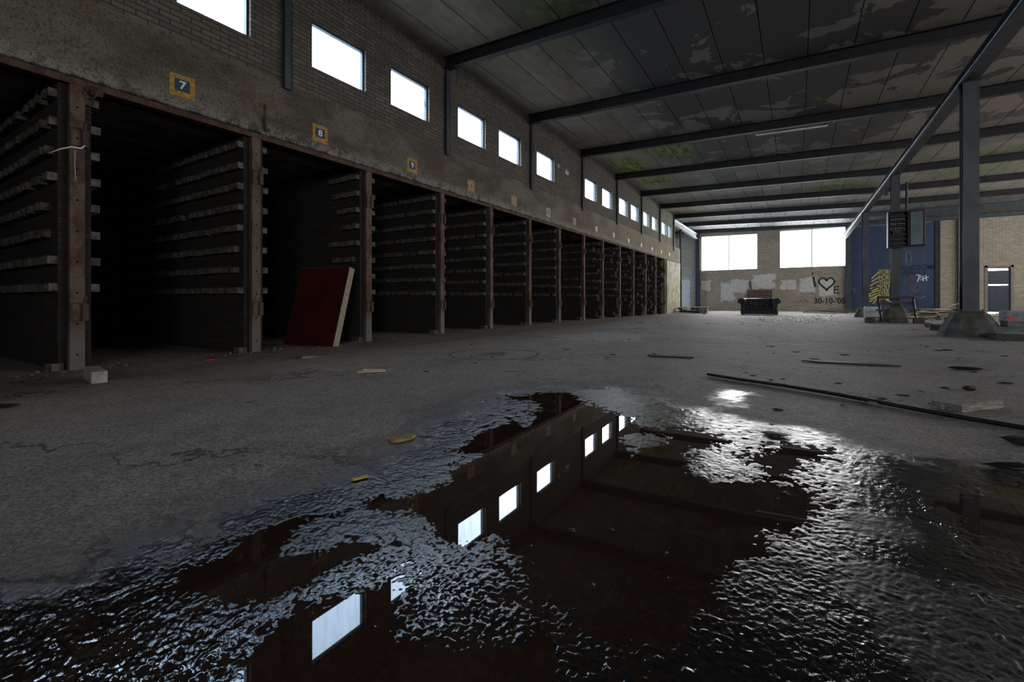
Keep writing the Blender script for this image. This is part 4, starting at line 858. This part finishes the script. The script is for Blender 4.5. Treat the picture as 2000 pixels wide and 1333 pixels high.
for u in (1697, 1743, 1792): q = rel(u, 630); B().box((q.x, -.15, .065), (.23, .22, .14)).obj('foot_block', 'darkwood', t)
b = B(); q = rel(1787, 579, .05); b.rod([q + Vector((-.12, 0, .03)), q + Vector((0, -.03, -.02)), q + Vector((.1, -.02, -.06)), q + Vector((.22, 0, 0))], .014, 5); b.obj('tied_rag', 'cable', t)
q = at_y(1714, 610, yb_ + .8); f1 = fz(q.x, yb_ + .8); wpx = .36; tag(B().box((0, 0, .24), (wpx, .3, .48)).obj('white_box', 'white', bevel=.03), 'white rounded plastic box behind the left end of the bench', 'box').location = (q.x - .16, yb_ + .8, f1)
q = at_y(1735, 588, yb_ + .2); tag(B().box((0, 0, 0), (.14, .02, .03), (0, .6, 0)).obj('white_offcut', 'white'), 'short white offcut lying slanted on the bench backrest', 'offcut').location = (q.x, yb_ + .12, q.z)
# rubble right of the bench
planks('broken_plank', 'splintered plank in the rubble heap right of the bench', 'plank', 'planks in the rubble heap', 'palewood', [(1800 + R.uniform(0, 85), R.uniform(612, 626), R.uniform(.5, 1.6), R.uniform(.06, .14), .03, R.uniform(-.7, .7), R.uniform(-.08, .08), R.uniform(.03, .12)) for j in range(26)])
planks('broken_plank', 'dark charred plank in the rubble heap right of the bench', 'plank', 'dark planks in the rubble heap', 'darkwood', [(1795 + R.uniform(0, 90), R.uniform(610, 628), R.uniform(.4, 1.3), R.uniform(.08, .2), .04, R.uniform(-.9, .9), R.uniform(-.08, .08), R.uniform(.03, .12)) for j in range(22)])
planks('broken_plank', 'pale plank lying by the small door beyond the nearest column', 'plank', 'planks by the small door', 'palewood', [(1938 + R.uniform(0, 30), R.uniform(612, 625), R.uniform(.6, 1.3), .09, .03, R.uniform(-.8, .8), R.uniform(-.1, .1), R.uniform(0, .1)) for j in range(8)])
q1, q2 = at(1818, 612), at_y(1872, 593.5, at(1818, 612).y + .4)
tag(B().rod([q1 + Vector((0, 0, .12)), q2], .03, 4).obj('long_lath', 'palewood'), 'long pale lath sticking out of the rubble heap', 'lath')
for (c_, lab) in (((1745, 'x'), 0),)[:0]: pass
# rubble stuff
rb = B()
for j in range(230):
    u, v = 1795 + R.uniform(0, 90), R.uniform(612, 627); p = at(u, v); p.y = min(p.y, YE - .8); h_ = max(0, .34 * (1 - ((u - 1838) / 50) ** 2)) * R.random(); s_ = R.uniform(.05, .15); rb.rock((p.x, p.y, p.z + h_ * .55), (s_, s_ * R.uniform(.5, 1), s_ * .5), j)
tag(rb.obj('rubble', 'rubble'), 'heap of broken masonry and scraps right of the bench', 'rubble', kind='stuff')
for i, (u, v, s_, mt, lab) in enumerate(((1840, 604, .18, 'white', 'white rag at the crest of the rubble heap'), (1822, 607, .2, 'block', 'pale lump on top of the rubble heap behind the bench'), (1832, 613, .16, 'white', 'white scrap on the rubble heap'), (1857, 616, .28, 'white', 'bluish white bundle at the front of the rubble heap'), (1812, 604, .14, 'white', 'small white scrap at the left end of the rubble heap'), (1845, 608, .22, 'leaf', 'tan lump on the rubble heap'))):
    p = at(u, v + 8); o = B().rock((0, 0, 0), (s_ * 1.3, s_, s_ * .7), 80 + i).obj('scrap', mt); o.location = (p.x, p.y, p.z + .10 + s_ * .1); tag(o, lab, 'scrap')
gv = B()
for j in range(420):
    i = R.randrange(2, 12); y = PY[i] + R.gauss(0, .35); x = -L + R.gauss(.12, .14); 
    if abs(x - (-L + .03)) < .1 and abs(y - PY[i]) < .12: continue
    s_ = R.uniform(.012, .05); gv.rock((x, y, fz(x, y) + .018), (s_, s_ * .8, s_ * .6), 300 + j)
tag(gv.obj('gravel', 'rubble'), 'crumbs of fallen masonry along the feet of the rusty posts', 'gravel', kind='stuff')
gv = B()
for j in range(420):
    u = R.gauss(1560, 45); v = 616.5 + abs(R.gauss(0, 8)); p = at(u, v); s_ = R.uniform(.02, .06); gv.box((p.x, p.y, p.z + .012), (s_, s_ * R.uniform(.4, 1), .012), (R.uniform(-.4, .4), R.uniform(-.4, .4), R.random() * 3))
tag(gv.obj('shards', 'shard'), 'scatter of pale shards on the floor in front of the sofa', 'shards', kind='stuff')
gv = B()
for j in range(420):
    u, v = R.uniform(0, 2000), 640 + 690 * R.random() ** 1.3; p = at(u, v)
    if p.x < -L + .1 or (v > 760 and u > 420 and R.random() < .93) or (abs(p.x - RX) < .6 and min(abs(p.y - beam_y(k)) for k in (2, 4, 6)) < .6): continue
    s_ = R.uniform(.003, .010) * (1 + p.y * .14); gv.rock((p.x, p.y, p.z + s_ * .25 + .003), (s_, s_ * .8, s_ * .6), 900 + j)
tag(gv.obj('grit', 'rubble'), 'loose grit scattered over the whole floor', 'grit', kind='stuff')
gv = B()
for j in range(110):
    v = 628 + 190 * R.random() ** 1.6; u = R.uniform(820, 2000) if v > 660 else R.uniform(1150, 1800); p = at(u, v)
    if v > 745 and u < 1500: continue
    s_ = R.uniform(.014, .05) * (1 + p.y * .04); gv.rock((p.x, p.y, p.z + .002), (s_ * R.uniform(.8, 2.6), s_ * R.uniform(.5, 1.6), s_ * .25), 2000 + j)
tag(gv.obj('asphalt_flakes', 'black'), 'dark flakes broken out of the asphalt across the middle of the floor', 'flakes', kind='stuff')
for (u, v, s_, sd, lab) in ((1115, 1040, .016, 1, 'larger of two wet pebbles in the middle of the large puddle'), (1194, 1039, .012, 2, 'smaller of two wet pebbles in the middle of the large puddle'), (1533, 968, .02, 3, 'wet stone at the right rim of the large puddle')):
    p = at_z(u, v, 0); o = B().rock((0, 0, 0), (s_ * 2, s_ * 1.4, s_ * .9), sd).obj('pebble', 'black', smooth=True); o.location = (p.x, p.y, .006); tag(o, lab, 'pebble')
# concrete pieces around the nearest column
def cblock(u, v, size, mat, lab, rz=0.):
    p = at(u, v); o = B().box((0, size[1] / 2, size[2] / 2), size).obj('concrete_block', mat, bevel=.012); o.location = p; o.rotation_euler = (0, 0, rz); tag(o, lab, 'block')
cblock(1838, 645.5, (.34, .2, .12), 'foot', 'mossy concrete block just left of the nearest column foot', -.1); cblock(1815, 640, (.12, .16, .1), 'foot', 'small mossy concrete cube left of the nearest column foot')
cblock(1988, 666, (.5, .3, .10), 'foot', 'rough brown kerb piece at the right edge under the grey slab', .1)
p = at(1990, 662)
for z0_, sz, lab, dx in ((.10, (.55, .34, .09), 'grey concrete slab lying on the kerb piece at the right edge', -.02), (.19, (.40, .26, .10), 'grey concrete block on top of the slab at the right edge', .08)):
    o = B().box((0, .15, 0), sz).obj('concrete_slab', 'greyblock', bevel=.008); o.location = (p.x + dx, p.y + .03, at(1988, 666).z + z0_ + sz[2] / 2); o.rotation_euler = (0, 0, .08); tag(o, lab, 'slab')
p = at(1985, 631); tag(B().box((.6, .3, .18), (1.7, .6, .42)).obj('concrete_plinth', 'greyblock', bevel=.02), 'long grey concrete plinth at the right edge in front of the small door', 'plinth').location = (p.x, p.y, p.z)
q = at(1968, 631); tag(B().rod([(0, -.03, 0), (0, .03, 0)], .1, 12).obj('red_disc', 'redplastic'), 'round red plastic cap leaning on the grey concrete plinth', 'cap').location = (at(1984, 631).x - .12, p.y - .05, p.z + .10)
# lights and pipes under the roof
def tube(u0, v0, u1, v1, y, lab, mat='galv', name='tube_light'):
    a_, c_ = at_y(u0, v0, y), at_y(u1, v1, y); m_ = (a_ + c_) / 2
    t = thing(name, m_, lab, 'light'); d = (c_ - a_); l_ = d.length; ry = -math.atan2(d.z, d.x)
    B().box((0, 0, .03), (l_, .10, .05), (0, ry, 0)).obj('batten', mat, t); o = B().rod([(-l_ / 2 * .96, 0, -.015), (l_ / 2 * .96, 0, -.015)], .018, 8).obj('tube', 'white', t); o.rotation_euler = (0, ry, 0)
    for sx in (-.3, .3): B().rod([(sx * l_, 0, .04), (sx * l_, 0, ZT + roof(m_.x) - m_.z + .02 - sx * 0)], .008, 5).obj('hanger', 'steel', t)
tube(1476, 264, 1617, 245, beam_y(3) + .35, 'long dusty tube light under the roof, nearest of the hanging lamps')
tube(1502, 363, 1596, 353.5, beam_y(5) + .35, 'pale tube light hanging farther down the hall')
tube(1920, 262, 2010, 251, beam_y(4) + .35, 'tube light under the roof at the right edge of the picture')
a_, c_ = at_y(1695, 298, beam_y(4) + .3), at_y(1768, 287, beam_y(4) + .3)
tag(B().rod([a_, c_], .03, 8).obj('roof_pipe', 'black'), 'short dark pipe under the roof left of the long girder', 'pipe')
q = at_z(1637, 349, ZT + roof(0) - .01); b = B()
for j in range(10): t_ = j * .63; b.rod([q, q + Vector((math.cos(t_) * .1, math.sin(t_) * .1, -.04)), q + Vector((math.cos(t_) * .15, math.sin(t_) * .15, -.14))], [.006, .03, .004], 5)
tag(b.obj('hanging_weed', 'green'), 'bright green weed growing from a joint in the roof', 'plant')
# ------------------------------------------------------------------ daylight
w = bpy.data.worlds.new('overcast sky'); S.world = w; w.use_nodes = True; nt = w.node_tree; nt.nodes.clear()
bg = nt.nodes.new('ShaderNodeBackground'); ou = nt.nodes.new('ShaderNodeOutputWorld'); tc = nt.nodes.new('ShaderNodeTexCoord'); sx = nt.nodes.new('ShaderNodeSeparateXYZ'); mr = nt.nodes.new('ShaderNodeMapRange'); mx = nt.nodes.new('ShaderNodeMix'); mx.data_type = 'RGBA'
nt.links.new(tc.outputs['Generated'], sx.inputs[0]); nt.links.new(sx.outputs[0], mr.inputs[0]); mr.inputs[1].default_value = -.9; mr.inputs[2].default_value = -.1
nt.links.new(mr.outputs[0], mx.inputs[0]); mx.inputs[6].default_value = (.30, .50, .75, 1); mx.inputs[7].default_value = (1.0, .985, .96, 1)
nt.links.new(mx.outputs[2], bg.inputs[0]); bg.inputs[1].default_value = 8.0; nt.links.new(bg.outputs[0], ou.inputs[0])
def portal(c, size, rot):
    l = bpy.data.lights.new('daylight', 'AREA'); l.shape = 'RECTANGLE'; l.size, l.size_y = size; l.cycles.is_portal = True
    o = bpy.data.objects.new('daylight', l); COL.objects.link(o); o.location = c; o.rotation_euler = rot
h = math.pi / 2
for q in EW: portal(((q[0][0] + q[1][0]) / 2, YE + .3, (q[0][1] + q[2][1]) / 2), (abs(q[1][0] - q[0][0]), abs(q[2][1] - q[0][1]) + .2), (-h, 0, 0))
a_, b_ = wins[14][0], wins[13][1]; portal((-L - .2, (a_ + b_) / 2, (WZ0 + WZ1) / 2), (WZ1 - WZ0, b_ - a_), (0, -h, 0))
portal((XR + .3, 21.35, 3.6), (2.0, 24), (0, h, 0))
portal((-12.85, 34.7, 1.8), (3.6, 2.2), (0, -h, 0))
portal((10, YN - .3, 3.4), (8.2, 2.4), (h, 0, 0))
